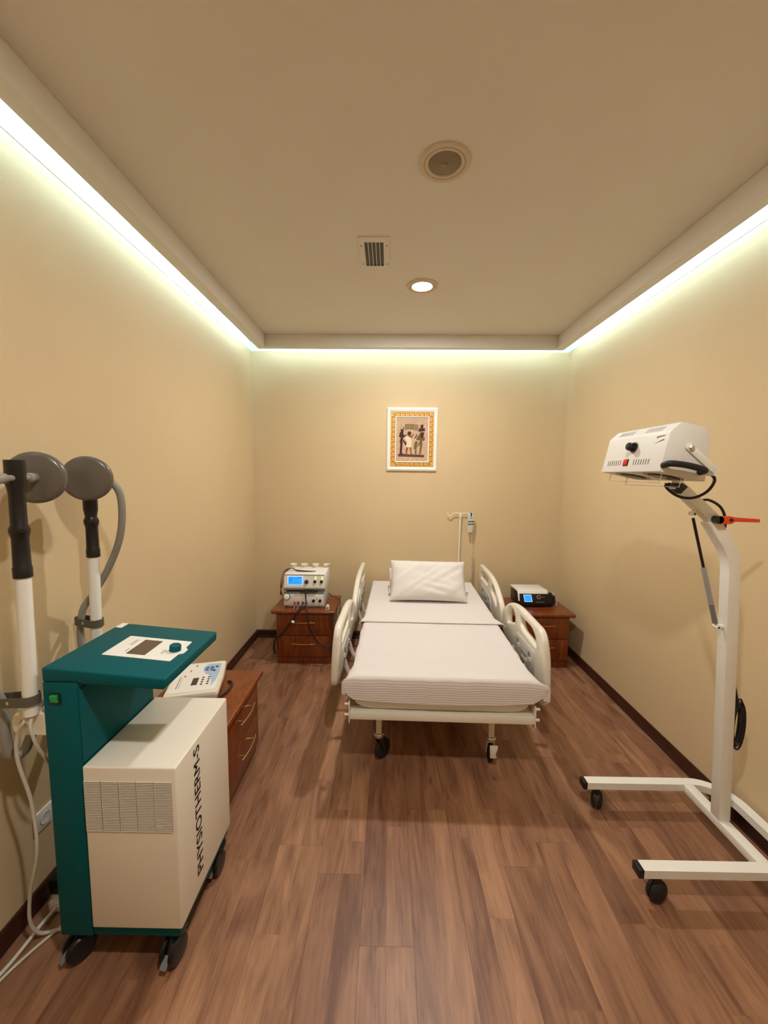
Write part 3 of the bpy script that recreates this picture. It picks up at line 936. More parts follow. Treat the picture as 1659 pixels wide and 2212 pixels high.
# ------------------------------------------------------------------ electrotherapy units on the nightstand by the left wall corner
lo_ = empty('vacuum_unit', (-0.747, 3.60, 0.49)); tag(lo_, 'lower grey electrotherapy unit with coloured sockets and two knobs', 'medical device')
side_poly = [(3.462, 0.503), (3.482, 0.491), (3.76, 0.491), (3.76, 0.632), (3.475, 0.632), (3.462, 0.615)]
obj('case', prism(side_poly, -0.925, -0.562, YZ), 'grey_plastic', lo_, bevel=0.003)
obj('front_panel', box(-0.920, -0.567, 3.4595, 3.4618, 0.515, 0.612), 'white_metal', lo_, bevel=0.001)
obj('top_band', box(-0.922, -0.565, 3.4605, 3.468, 0.614, 0.631), 'mid_grey', lo_, bevel=0.001)
obj('base_band', box(-0.885, -0.566, 3.466, 3.4755, 0.492, 0.502), 'mid_grey', lo_)
for xk in (-0.657, -0.600):
    obj('knob', lathe([(0.0135, 0), (0.0135, 0.008), (0.011, 0.016), (0, 0.016)], 20, axis_mat((xk, 3.4595, 0.554), (0, -1, 0))), 'black_plastic', lo_)
obj('dial', lathe([(0.027, 0), (0.027, 0.018), (0.024, 0.022), (0, 0.022)], 28, axis_mat((-0.892, 3.4595, 0.588), (0.0, -1, 0.25))), 'black_plastic', lo_)
obj('dial_cap', lathe([(0.0255, 0.0222), (0.0255, 0.025), (0.02, 0.028), (0, 0.029)], 28, axis_mat((-0.892, 3.4595, 0.588), (0.0, -1, 0.25))), 'white_plastic', lo_)
obj('pointer', prism([(-0.632, 0.562), (-0.626, 0.562), (-0.630, 0.585)], 3.4585, 3.4595, XZ), 'ink', lo_)
obj('brand_print', box(-0.835, -0.795, 3.4588, 3.4595, 0.597, 0.601), 'plug_red', lo_)
for xk, m in ((-0.824, 'plug_red'), (-0.794, 'plug_purple'), (-0.752, 'plug_brown'), (-0.722, 'plug_blue')):
    obj('socket_plug', lathe([(0.0105, 0), (0.0105, 0.012), (0.006, 0.016), (0.006, 0.028), (0, 0.028)], 16, axis_mat((xk, 3.4595, 0.538), (0.0, -1, -0.7))), m, lo_)

up_ = empty('electrotherapy_unit', (-0.747, 3.60, 0.632)); tag(up_, 'upper white electrotherapy unit with lit blue screen and black knobs', 'medical device')
sp = [(3.452, 0.672), (3.462, 0.662), (3.50, 0.642), (3.50, 0.6325), (3.76, 0.6325), (3.76, 0.792), (3.70, 0.800), (3.60, 0.792), (3.49, 0.790), (3.470, 0.782)]
obj('case', prism(sp, -0.921, -0.556, YZ), 'white_plastic', up_, bevel=0.003)
# slanted front plane from (y 3.452, z .672) to (y 3.470, z .782)
def fp(u, v_, h):   # u = x, v = 0..1 up the slanted front, h outwards
    a, b = Vector((0, 3.452, 0.672)), Vector((0, 3.470, 0.782))
    d = (b - a); n = Vector((0, -d.z, d.y)).normalized()
    q = a + d * v_ + n * h
    return (u, q.y, q.z)
def fz(z): return (z - 0.672) / 0.110
obj('front_panel', prism([(-0.917, 0.04), (-0.560, 0.04), (-0.560, 0.96), (-0.917, 0.96)], 0.0004, 0.002, fp), 'white_metal', up_, smooth=False)
obj('upper_band', prism([(-0.917, 0.97), (-0.560, 0.97), (-0.560, 1.06), (-0.917, 1.06)], 0.0003, 0.003, fp), 'silver_grey', up_, smooth=False)
obj('chin', prism([(3.4515, 0.671), (3.449, 0.668), (3.460, 0.648), (3.498, 0.640), (3.498, 0.642), (3.4615, 0.6615)], -0.919, -0.558, YZ), 'silver_grey', up_)
obj('under_slot', prism(round_poly([(-0.78, 0.634), (-0.63, 0.634), (-0.63, 0.642), (-0.66, 0.656), (-0.74, 0.656)], 0.008), 3.4475, 3.462, XZ), 'dark_grey', up_)
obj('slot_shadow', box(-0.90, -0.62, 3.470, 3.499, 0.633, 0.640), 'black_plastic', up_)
sf = obj('screen', prism([(-0.888, fz(0.697)), (-0.752, fz(0.697)), (-0.752, fz(0.776)), (-0.888, fz(0.776))], 0.002, 0.0032, fp), 'screen_frame', up_, smooth=False)
obj('display', prism([(-0.881, fz(0.701)), (-0.759, fz(0.701)), (-0.759, fz(0.768)), (-0.881, fz(0.768))], 0.0032, 0.0038, fp), 'screen_blue', sf, smooth=False)
bm = bmesh.new()
for (a, b, c, d) in ((-0.876, -0.845, 0.760, 0.764), (-0.80, -0.765, 0.760, 0.764), (-0.876, -0.848, 0.735, 0.741), (-0.876, -0.79, 0.750, 0.752), (-0.876, -0.79, 0.718, 0.720)):
    add_prism(bm, [(a, fz(c)), (b, fz(c)), (b, fz(d)), (a, fz(d))], 0.0038, 0.0041, fp)
obj('screen_text', bm, 'screen_text', sf, smooth=False)
def knob_on(name, x_, z_, r, m):
    p = Vector(fp(x_, fz(z_), 0.002)); n = Vector(fp(x_, fz(z_), 1.002)) - p
    return obj(name, lathe([(r * 1.05, 0), (r, 0.006), (r * 0.85, 0.015), (0, 0.016)], 22, axis_mat(p, n)), m, up_)
knob_on('knob', -0.719, 0.724, 0.018, 'dark_grey')
knob_on('knob', -0.644, 0.727, 0.0135, 'black_plastic')
knob_on('knob', -0.586, 0.727, 0.0135, 'black_plastic')
for xk in (-0.640, -0.581):
    obj('indicator', prism([(xk - 0.007, fz(0.745)), (xk + 0.006, fz(0.745)), (xk + 0.008, fz(0.772)), (xk - 0.003, fz(0.772))], 0.002, 0.0028, fp), 'yellow_led', up_, smooth=False)
# electrode cups on top
for i in range(4):
    xc = -0.892 + 0.105 * i
    obj_ = obj('electrode_cup', lathe([(0, 0.800), (0.020, 0.800), (0.026, 0.808), (0.034, 0.826), (0.033, 0.829), (0.028, 0.827), (0.020, 0.810), (0, 0.808)], 24, Matrix.Translation((xc, 3.715, 0.0005))), 'ivory_plastic', None)
    t_ = obj_
    tag(t_, 'small ivory suction cup standing on top of the electrotherapy unit', 'suction cup', 'suction cups on the electrotherapy unit')
lb = empty('electrode_leads', (-0.95, 3.52, 0.6)); tag(lb, 'bundle of thin dark electrode leads looped over the electrotherapy unit', 'cable')
for k in range(4):
    dd = k * 0.004
    pts = [(-0.925 - 0.004 * k, 3.50, 0.57 + dd), (-0.955 - dd, 3.50, 0.61), (-0.966 + 2 * dd, 3.52, 0.70), (-0.945 + 2 * dd, 3.56, 0.79), (-0.89 + dd, 3.60, 0.8145), (-0.83, 3.56 + dd, 0.800 + dd * 0.3), (-0.76 + 4 * dd, 3.55 + 2 * dd, 0.7955), (-0.68 + 2 * dd, 3.56 + dd, 0.7955)]
    obj('lead', tube(spline(pts, 6), 0.0023, 6), 'cable_red', lb)
tag(obj('device_cable', tube(spline([(-0.722, 3.44, 0.645), (-0.722, 3.428, 0.63), (-0.718, 3.42, 0.57), (-0.700, 3.36, 0.50), (-0.690, 3.335, 0.44), (-0.655, 3.32, 0.33), (-0.60, 3.32, 0.235), (-0.545, 3.32, 0.195), (-0.50, 3.325, 0.185), (-0.462, 3.37, 0.22), (-0.435, 3.43, 0.30)], 7), 0.006, 8), 'cable_black'), 'thick black cable drooping from the electrotherapy unit across the drawers', 'cable')
cb = empty('electrode_cable', (-0.76, 3.43, 0.5)); tag(cb, 'black cable with two thin leads hanging from the coloured sockets', 'cable')
obj('lead', tube(spline([(-0.752, 3.432, 0.518), (-0.757, 3.40, 0.502), (-0.785, 3.345, 0.487), (-0.80, 3.335, 0.45)], 6), 0.004, 8), 'cable_black', cb)
obj('lead', tube(spline([(-0.722, 3.432, 0.518), (-0.74, 3.39, 0.502), (-0.775, 3.342, 0.485), (-0.80, 3.335, 0.45)], 6), 0.004, 8), 'cable_black', cb)
obj('trunk', tube(spline([(-0.80, 3.335, 0.45), (-0.86, 3.33, 0.36), (-0.93, 3.335, 0.28), (-0.975, 3.345, 0.235), (-0.992, 3.36, 0.16), (-0.985, 3.37, 0.10)], 6), 0.008, 8), 'cable_black', cb)
obj('cable_clip', cyl((-0.822, 3.318, 0.415), (-0.800, 3.318, 0.405), 0.011, 10), 'ivory_plastic', cb)
for xk in (-0.824, -0.794):
    obj('pin_lead', tube(spline([(xk, 3.432, 0.518), (xk + 0.001, 3.425, 0.505), (xk + 0.002, 3.40, 0.4935)], 5), 0.002, 6), 'cable_white', cb)
tag(obj('power_cable', tube(spline([(-0.556, 3.70, 0.55), (-0.53, 3.72, 0.52), (-0.47, 3.70, 0.502), (-0.444, 3.66, 0.494), (-0.438, 3.60, 0.44), (-0.442, 3.56, 0.30), (-0.446, 3.58, 0.12), (-0.43, 3.62, 0.006)], 6), 0.004, 8), 'cable_red'), 'thin dark red power cable falling over the nightstand edge beside the bed', 'cable')
ox = empty('pulse_oximeter', (-0.524, 3.41, 0.49)); tag(ox, 'small white clip device with a dark window on the nightstand', 'medical device')
obj('body', prism(round_poly([(-0.541, 0.4905), (-0.508, 0.4905), (-0.510, 0.525), (-0.517, 0.535), (-0.533, 0.535), (-0.539, 0.525)], 0.006), 3.395, 3.425, XZ), 'white_plastic', ox, bevel=0.003)
obj('window', box(-0.534, -0.515, 3.3938, 3.395, 0.506, 0.514), 'black_plastic', ox)

# ------------------------------------------------------------------ black fronted unit
ud = empty('ultrasound_unit', (1.335, 3.63, 0.49)); tag(ud, 'black-fronted therapy unit with white top and small glowing blue screen', 'medical device')
cs = [(3.552, 0.500), (3.80, 0.500), (3.80, 0.628), (3.600, 0.630), (3.585, 0.600)]
obj('case', prism([(3.60, 0.497), (3.80, 0.497), (3.80, 0.610), (3.60, 0.618)], 1.200, 1.462, YZ), 'black_plastic', ud, bevel=0.003)
topp = [(3.588, 0.636), (3.805, 0.628), (3.805, 0.612), (3.60, 0.620), (3.578, 0.600), (3.558, 0.545), (3.548, 0.545), (3.572, 0.618)]
obj('white_cover', prism(topp, 1.194, 1.468, YZ), 'white_metal', ud, bevel=0.0015)
fpoly = [(3.536, 0.500), (3.545, 0.495), (3.60, 0.497), (3.60, 0.612), (3.590, 0.616), (3.565, 0.606), (3.542, 0.560), (3.534, 0.520)]
obj('front', prism(fpoly, 1.206, 1.505, YZ), 'black_gloss', ud, bevel=0.004)
def uf(u, v_, h):  # slanted upper front from (3.542,.560)... to (3.565,.606)
    a, b = Vector((0, 3.5345, 0.515)), Vector((0, 3.5655, 0.607))
    d = b - a; n = Vector((0, -d.z, d.y)).normalized()
    q = a + d * v_ + n * h
    return (u, q.y, q.z)
scr = obj('screen', prism([(1.246, 0.26), (1.318, 0.26), (1.310, 0.92), (1.240, 0.92)], 0.004, 0.0075, uf), 'screen_frame', ud, smooth=False)
obj('display', prism([(1.250, 0.31), (1.313, 0.31), (1.305, 0.87), (1.245, 0.87)], 0.0075, 0.0082, uf), 'screen_blue', scr, smooth=False)
pk = Vector(uf(1.375, 0.70, 0.005)); nk = Vector(uf(1.375, 0.70, 1.005)) - pk
obj('knob_ring', lathe([(0.012, 0.001), (0.018, 0.001), (0.018, 0.006), (0.012, 0.006), (0.012, 0.001)], 24, axis_mat(pk, nk)), 'chrome', ud)
obj('knob', lathe([(0.0118, 0), (0.0115, 0.010), (0, 0.011)], 20, axis_mat(pk, nk)), 'black_plastic', ud)
bm = bmesh.new()
for (a, b, c, d) in ((1.402, 1.432, 0.68, 0.73), (1.352, 1.425, 0.22, 0.27)):
    add_prism(bm, [(a, c), (b, c), (b, d), (a, d)], 0.0045, 0.0062, uf)
obj('print', bm, 'ink_grey', ud, smooth=False)['kind'] = 'stuff'
for fx, fy_ in ((1.22, 3.62), (1.45, 3.62), (1.22, 3.78), (1.45, 3.78)):
    obj('foot', cyl((fx, fy_, 0.4905), (fx, fy_, 0.497), 0.012, 12), 'black_rubber', ud)
pr = empty('ultrasound_probe', (1.53, 3.60, 0.49)); tag(pr, 'black handheld probe with metal head leaning at the side of the black-fronted unit', 'probe')
obj('grip', tube(spline([(1.523, 3.565, 0.505), (1.526, 3.575, 0.54), (1.527, 3.585, 0.58)], 5), [0.013] * 5 + [0.014] * 5 + [0.016], 14), 'black_plastic', pr)
obj('head', lathe([(0.016, 0), (0.019, 0.006), (0.019, 0.014), (0.012, 0.018), (0, 0.019)], 20, axis_mat((1.527, 3.586, 0.582), (0.1, 0.2, 1))), 'chrome', pr)
tag(obj('wire_holder', tube(spline([(1.508, 3.60, 0.4945), (1.545, 3.60, 0.4945), (1.562, 3.60, 0.498), (1.566, 3.61, 0.52), (1.560, 3.62, 0.56), (1.552, 3.63, 0.583), (1.535, 3.635, 0.60)], 6), 0.0035, 8), 'white_metal'), 'bent white wire holder beside the black-fronted unit', 'holder')

# ------------------------------------------------------------------ teal and cream shortwave machine
ph = empty('shortwave_machine', (-0.89, 1.40, 0)); tag(ph, 'teal and cream diathermy machine on casters with two disc electrode arms', 'medical machine')
Y0, Y1 = 1.2, 1.60
obj('column', box(-1.097, -0.987, Y0, Y1, 0.113, 1.012), 'teal', ph, bevel=0.004)
obj('column_panel', box(-0.9865, -0.983, Y0 + 0.004, Y1 - 0.01, 0.735, 0.985), 'teal', ph, bevel=0.001)
sl = lambda x_: 1.06 - 0.0827 * (x_ + 1.093)
obj('console', prism([(-1.097, 1.0125), (-0.99, 1.0125), (-0.96, 1.005), (-0.706, sl(-0.706) - 0.037), (-0.703, sl(-0.703)), (-1.097, 1.06)], Y0, Y1 - 0.012, XZ), 'teal', ph, bevel=0.006, seg=3)
obj('base', box(-0.9865, -0.690, Y0 + 0.004, Y1, 0.113, 0.150), 'teal', ph, bevel=0.003)
hs_ = obj('housing', box(-0.9825, -0.678, Y0 - 0.006, Y1 + 0.004, 0.151, 0.731), 'cream_metal', ph, bevel=0.006, seg=3)
# louvred vents: five fields
for i in range(5):
    xa = -0.978 + 0.0577 * i; xb = xa + 0.0535
    vv = obj('vent', box(xa, xb, Y0 - 0.0072, Y0 - 0.0062, 0.510, 0.682), 'dark_grey', ph, smooth=False)
    bm = bmesh.new()
    n_ = 30
    for k in range(n_ + 1):
        z = 0.510 + 0.172 * k / n_
        add_box(bm, xa, xb, Y0 - 0.0092, Y0 - 0.0073, z - 0.0014, z + 0.0014)
    obj('louvres', bm, 'cream_metal', vv, smooth=False)['kind'] = 'stuff'
tx = bmesh.new()
for k_, (du, dv) in enumerate(((0, 0), (0.0016, 0), (0, 0.0012), (0.0016, 0.0012))):
    t1 = text_mesh('PHYSIOTHERM-S', 0.0006)
    for q in t1.verts:   # reads upwards on the side facing the bed; letter tops towards the front
        q.co = Vector((-0.678 + 0.0002 + q.co.z + 0.00005 * k_, 1.352 - q.co.y * 0.042 - dv, 0.219 + q.co.x * 0.485 + du))
    me_t = bpy.data.meshes.new('tmp'); t1.to_mesh(me_t); t1.free(); tx.from_mesh(me_t); bpy.data.meshes.remove(me_t)
obj('lettering', tx, 'ink', ph, smooth=False)['kind'] = 'stuff'
# console face: plate, display, knob, sticker
def cf(u, v_, h): return (u, v_, sl(u) + h)
plate = round_poly([(-0.987, 1.315), (-0.748, 1.312), (-0.746, 1.365), (-0.733, 1.376), (-0.733, 1.408), (-0.747, 1.420), (-0.749, 1.472), (-0.987, 1.474)], 0.004, 3)
obj('label_plate', prism(plate, 0.0003, 0.0016, cf), 'white_plastic', ph, smooth=False)
obj('display', prism([(-0.916, 1.336), (-0.850, 1.336), (-0.850, 1.452), (-0.916, 1.452)], 0.0016, 0.0024, cf), 'lcd_brown', ph, smooth=False)
obj('knob', lathe([(0.0, 0.0), (0.0195, 0.0), (0.0195, 0.018), (0.017, 0.021), (0.012, 0.0195), (0, 0.0185)], 28, axis_mat(cf(-0.772, 1.392, 0.0018), (0.0827, 0, 1))), 'teal', ph)
bm = bmesh.new()
for a, b, c, d in ((-0.930, -0.927, 1.35, 1.375), (-0.945, -0.942, 1.40, 1.445), (-0.938, -0.936, 1.40, 1.45), (-0.808, -0.806, 1.36, 1.39), (-0.802, -0.800, 1.355, 1.385)):
    add_prism(bm, [(a, c), (b, c), (b, d), (a, d)], 0.0016, 0.0019, cf)
obj('print', bm, 'ink_grey', ph, smooth=False)['kind'] = 'stuff'
obj('indicator', prism([(-0.808, 1.438), (-0.800, 1.438), (-0.800, 1.448), (-0.808, 1.448)], 0.0016, 0.0024, cf), 'ink', ph, smooth=False)
obj('sticker', prism([(-1.091, 1.538), (-1.066, 1.536), (-1.066, 1.584), (-1.091, 1.584)], 0.0003, 0.0012, cf), 'white_plastic', ph, smooth=False)
sw = obj('switch_frame', box(-1.0745, -1.0385, Y0 - 0.003, Y0 - 0.0003, 0.940, 0.978), 'black_plastic', ph, bevel=0.001)
obj('rocker', prism([(Y0 - 0.0031, 0.946), (Y0 - 0.0055, 0.948), (Y0 - 0.010, 0.969), (Y0 - 0.0031, 0.972)], -1.069, -1.046, YZ), 'green_switch', sw, smooth=False)
def mcaster(sx, sy, ang):
    dx, dy = math.cos(ang), math.sin(ang)
    st = obj('caster', lathe([(0, 0.088), (0.03, 0.088), (0.034, 0.098), (0.034, 0.1125), (0, 0.1125)], 20, Matrix.Translation((sx, sy, 0))), 'black_plastic', ph)
    wx, wy = sx + dx * 0.022, sy + dy * 0.022
    for s in (-1, 1):
        c = Vector((wx - dy * s * 0.017, wy + dx * s * 0.017, 0.045))
        M = axis_mat(c, (-dy * s, dx * s, 0))
        obj('wheel', lathe([(0, -0.010), (0.036, -0.010), (0.045, -0.007), (0.045, 0.004), (0.040, 0.010), (0.02, 0.012), (0, 0.012)], 28, M), 'black_plastic', st)
    bm = prism([(-0.03, 0.06), (-0.02, 0.088), (0.03, 0.088), (0.055, 0.05), (0.050, 0.04), (0.02, 0.06)], -0.0055, 0.0055, lambda u, v_, h: (sx + dx * u - dy * h, sy + dy * u + dx * h, v_))
    obj('fork', bm, 'black_plastic', st, bevel=0.002)
    bm = prism([(0.060, 0.050), (0.052, 0.056), (0.072, 0.030), (0.080, 0.032)], -0.012, 0.012, lambda u, v_, h: (sx + dx * u - dy * h, sy + dy * u + dx * h, v_))
    obj('brake_tab', bm, 'mid_grey', st, bevel=0.002)
mcaster(-1.045, Y0 + 0.045, math.radians(235))
mcaster(-0.725, Y0 + 0.045, math.radians(262))
mcaster(-0.715, Y1 - 0.05, math.radians(268))
mcaster(-1.045, Y1 - 0.05, math.radians(80))

# electrode arms
nd = Vector((-0.37, 0.93, 0)).normalized()     # from the near disc towards the far disc
bk = curve_mesh([round_poly([(-1.209, 0.829), (-1.0985, 0.829), (-1.0985, 0.903), (-1.209, 0.908)], [0.03, 0.003, 0.003, 0.035], 6), [(-1.170 + 0.0155 * math.cos(a * math.pi / 10), 0.866 - 0.0155 * math.sin(a * math.pi / 10)) for a in range(20)]], 0.008, 0.002, 2)
for q in bk.verts: q.co = Vector((q.co.x, 1.215 + q.co.z, q.co.y))
bk_ = obj('arm_bracket', bk, 'cream_metal', ph)
bk2 = box(-1.235, -1.0985, 1.585, 1.598, 0.797, 0.872)
obj('arm_bracket', bk2, 'cream_metal', ph, bevel=0.005)
def arm(px0, py0, zb, zt_, disc_c, facing, ztop):
    a = obj('electrode_arm', tube([(px0 - 0.004, py0, zb), (px0 + 0.004, py0, zt_)], 0.0205, 20), 'white_metal', ph)
    px1 = px0 + 0.004
    obj('sleeve', lathe([(0.0245, zt_ - 0.001), (0.0245, zt_ + 0.03), (0.0225, zt_ + 0.034), (0.0215, zt_ + 0.12), (0.0225, zt_ + 0.125), (0.0265, zt_ + 0.140), (0.0265, zt_ + 0.150), (0.021, zt_ + 0.163), (0.0205, ztop - 0.10), (0.0255, ztop - 0.07), (0.0255, ztop), (0, ztop)], 24, Matrix.Translation((px1, py0, 0)) ), 'black_plastic', a)
    obj('joint_screw', lathe([(0.008, 0), (0.008, 0.03), (0.006, 0.034), (0, 0.034)], 14, axis_mat((px1 + 0.0, py0, zt_ + 0.145), (0.8, -0.6, 0))), 'black_plastic', a)
    return a
p1x, p1y = -1.130, 1.195
a1 = arm(p1x, p1y, 0.9085, 1.356, None, 1, 1.714)
p2x, p2y = -1.213, 1.60
a2 = arm(p2x, p2y, 0.873, 1.335, None, -1, 1.60)
def disc(center, n, a):
    M = axis_mat(center, n)
    return obj('electrode_disc', lathe([(0, -0.018), (0.072, -0.018), (0.081, -0.014), (0.086, -0.006), (0.086, 0.008), (0.082, 0.015), (0.074, 0.019), (0, 0.020)], 56, M), 'disc_grey', a)
d1c = Vector((-1.178, 1.325, 1.66)); d2c = Vector((-1.172, 1.545, 1.655))
disc(d1c, nd, a1)
disc(d2c, -nd, a2)
# near rod and connector through the clamp head
e1 = d1c - nd * 0.30
obj('electrode_rod', tube([d1c - nd * 0.018, d1c - nd * 0.10, d1c - nd * 0.21], 0.0095, 14), 'hose_grey', a1)
obj('rod_collar', lathe([(0.016, 0), (0.016, 0.035), (0.012, 0.04), (0, 0.04)], 18, axis_mat(d1c - nd * 0.018, -nd)), 'hose_grey', a1)
q0 = d1c - nd * 0.21
h1 = [q0, d1c - nd * 0.25 + Vector((0, 0, -0.004)), Vector((-1.14, 1.05, 1.60)), Vector((-1.22, 1.02, 1.42)), Vector((-1.275, 1.08, 1.20)), Vector((-1.275, 1.16, 1.05)), Vector((-1.25, 1.215, 0.94)), Vector((-1.245, 1.215, 0.82)), Vector((-1.238, 1.222, 0.75)), Vector((-1.215, 1.245, 0.745)), Vector((-1.195, 1.28, 0.82)), Vector((-1.17, 1.40, 0.86)), Vector((-1.098, 1.45, 0.88))]
obj('hose', tube(spline(h1, 7), 0.015, 12), 'hose_grey', a1)
h2 = [d2c + nd * 0.019 + Vector((0.05, 0.01, 0.0)), Vector((-1.135, 1.60, 1.655)), Vector((-1.098, 1.615, 1.60)), Vector((-1.098, 1.625, 1.50)), Vector((-1.125, 1.635, 1.39)), Vector((-1.185, 1.645, 1.27)), Vector((-1.245, 1.640, 1.17)), Vector((-1.290, 1.625, 1.09)), Vector((-1.297, 1.62, 0.95)), Vector((-1.25, 1.61, 0.86)), Vector((-1.10, 1.58, 0.85))]
obj('hose', tube(spline(h2, 7), 0.014, 12), 'hose_grey', a2)
def strap(px0, py0, hx, hy, z, a, r=0.0225, tilt=0.0):
    """band round pole and hose with a snap stud"""
    A = Vector((px0, py0, z)); B = Vector((hx, hy, z + tilt))
    d = (B - A); d.z = 0; d.normalize(); nrm = Vector((d.y, -d.x, 0))
    if nrm.y > 0: nrm = -nrm
    L = (B - A).length
    path = []
    for k in range(9):
        an = math.pi / 2 + math.pi * k / 8
        path.append((A, math.cos(an), math.sin(an), r + 0.002))
    loop = []
    for (c, ca, sa, rr) in path: loop.append(c + d * ca * rr + nrm * -sa * rr * -1)
    for k in range(9):
        an = -math.pi / 2 + math.pi * k / 8
        loop.append(B + d * math.cos(an) * (0.0165 + 0.002) + nrm * math.sin(an) * (0.0165 + 0.002))
    bm = bmesh.new()
    n = len(loop); hh = 0.0155
    cen = (A + B) / 2
    vo = [[], [], [], []]
    for p in loop:
        out = (p - (A if (p - A).length < (p - B).length else B)); out.z = 0; out.normalize()
        vo[0].append(bm.verts.new(p + Vector((0, 0, -hh)))); vo[1].append(bm.verts.new(p + Vector((0, 0, hh))))
        vo[2].append(bm.verts.new(p + out * 0.0025 + Vector((0, 0, hh)))); vo[3].append(bm.verts.new(p + out * 0.0025 + Vector((0, 0, -hh))))
    for i in range(n):
        j = (i + 1) % n
        for q in range(4):
            bm.faces.new((vo[q][i], vo[q][j], vo[(q + 1) % 4][j], vo[(q + 1) % 4][i]))
    obj('hose_strap', bm, 'strap_grey', a)
    m = (A + B) / 2 + nrm * 0.022
    obj('snap_stud', lathe([(0.0075, -0.004), (0.0075, 0.001), (0.005, 0.003), (0, 0.0035)], 16, axis_mat(m, nrm)), 'chrome', a)
strap(p2x - 0.001, p2y, -1.297, 1.622, 1.055, a2)
strap(p1x - 0.003, p1y, -1.25, 1.215, 0.960, a1, tilt=-0.02)

# cables by the left wall
(obj('mains_cable', tube(spline([(-1.0985, 1.40, 0.93), (-1.16, 1.33, 0.90), (-1.15, 1.25, 0.915), (-1.145, 1.185, 0.895), (-1.175, 1.185, 0.84), (-1.185, 1.19, 0.75), (-1.175, 1.215, 0.58), (-1.175, 1.22, 0.40), (-1.23, 1.24, 0.22), (-1.248, 1.25, 0.10), (-1.235, 1.27, 0.03), (-1.20, 1.30, 0.006), (-1.14, 1.31, 0.006), (-1.06, 1.35, 0.006)], 7), 0.0055, 8), 'cable_white', ph))
(obj('mains_cable', tube(spline([(-1.0985, 1.44, 0.95), (-1.13, 1.29, 0.925), (-1.128, 1.19, 0.90), (-1.122, 1.187, 0.82), (-1.130, 1.24, 0.70), (-1.15, 1.285, 0.55), (-1.135, 1.30, 0.38), (-1.13, 1.36, 0.20), (-1.14, 1.42, 0.06), (-1.16, 1.46, 0.006), (-1.2, 1.5, 0.006)], 7), 0.005, 8), 'cable_white', ph))
stp = empty('power_strip', (-1.26, 1.42, 0)); tag(stp, 'white power strip with a black plug on the floor by the wall', 'power strip')
obj('body', box(-1.285, -1.225, 1.36, 1.58, 0.001, 0.042), 'ivory_plastic', stp, bevel=0.006)
obj('plug', box(-1.305, -1.235, 1.385, 1.44, 0.0425, 0.11), 'black_plastic', stp, bevel=0.01)
obj('plug', box(-1.275, -1.235, 1.50, 1.54, 0.0425, 0.085), 'black_plastic', stp, bevel=0.008)
tag(obj('floor_cable', tube(spline([(-1.255, 1.360, 0.022), (-1.262, 1.30, 0.020), (-1.275, 1.20, 0.007), (-1.295, 1.08, 0.007), (-1.31, 0.9, 0.007), (-1.31, 0.6, 0.007)], 6), 0.0065, 8), 'cable_white'), 'white cable running from the power strip along the skirting', 'cable')
tag(obj('floor_cable', tube(spline([(-1.10, 1.48, 0.006), (-1.18, 1.335, 0.006), (-1.245, 1.21, 0.006), (-1.275, 1.10, 0.006), (-1.285, 0.9, 0.006), (-1.28, 0.6, 0.006)], 6), 0.005, 8), 'cable_white'), 'thin white cable coming out from under the teal machine along the floor', 'cable')
so = empty('wall_socket', (XL, 1.43, 0.33)); tag(so, 'white wall socket low on the left wall behind the cables', 'socket')
obj('plate', box(XL + 0.0003, XL + 0.009, 1.39, 1.47, 0.29, 0.37), 'white_plastic', so, bevel=0.003)
obj('insert', lathe([(0.022, 0), (0.022, 0.002), (0.019, 0.0008), (0, 0.0008)], 24, axis_mat((XL + 0.009, 1.43, 0.33), (1, 0, 0))), 'white_plastic', so)

# ------------------------------------------------------------------ cream keypad unit on the near nightstand
KA = math.radians(15)
kd = empty('keypad_unit', (-1.05, 2.105, 0.49), KA); tag(kd, 'cream desktop therapy unit with pale blue keypad on the nightstand', 'medical device')
def ko(name, bm, m, parent=None, **k): return obj(name, bm, m, parent or kd, local=True, **k)
KW, KD = 0.132, 0.182   # half sizes
def kz(y, z): return z + 0.000 * y
kb = bmesh.new()
outl = round_poly([(-KW, -KD), (KW, -KD), (KW + 0.006, 0), (KW, KD), (-KW, KD)], 0.02, 5)
add_prism(kb, [(u * 0.94, v_ * 0.95) for u, v_ in outl], 0.016, 0.0161, XY)
kb.free()
kb = bmesh.new()
lv = [(0.93, 0.94, 0.014), (1.0, 1.0, 0.040), (1.0, 1.0, 0.052), (0.975, 0.98, 0.060)]
rings = [[kb.verts.new((u * sx, v_ * sy, z)) for u, v_ in outl] for sx, sy, z in lv]
for a, b in zip(rings, rings[1:]):
    for i in range(len(a)):
        kb.faces.new((a[i], a[(i + 1) % len(a)], b[(i + 1) % len(a)], b[i]))
kb.faces.new(rings[0][::-1]); kb.faces.new(rings[-1])
ko('case', kb, 'ivory_plastic')
ko('face_plate', prism(round_poly([(-0.118, -0.150), (0.112, -0.150), (0.115, 0.162), (-0.118, 0.162)], 0.008, 4), 0.0602, 0.0615, XY), 'white_plastic', smooth=False)
bluep = [(0.040, 0.150), (0.020, 0.120), (0.016, 0.080), (0.035, 0.035), (0.060, 0.010), (0.075, -0.03), (0.083, -0.08), (0.086, -0.11), (0.104, -0.05), (0.110, 0.05), (0.108, 0.145)]
ko('blue_field', prism(bluep, 0.0615, 0.0621, XY), 'panel_blue', smooth=False)
ko('display', prism([(-0.018, -0.088), (0.012, -0.088), (0.012, -0.010), (-0.018, -0.010)], 0.0615, 0.0623, XY), 'lcd_dark', smooth=False)
for c_ in range(2):
    for r_ in range(4):
        ko('key', lathe([(0.0062, 0.0621), (0.0062, 0.0632), (0.004, 0.0638), (0, 0.0638)], 12, Matrix.Translation((0.034 + 0.030 * c_, -0.085 + 0.024 * r_, 0))), 'dark_grey', smooth=False)
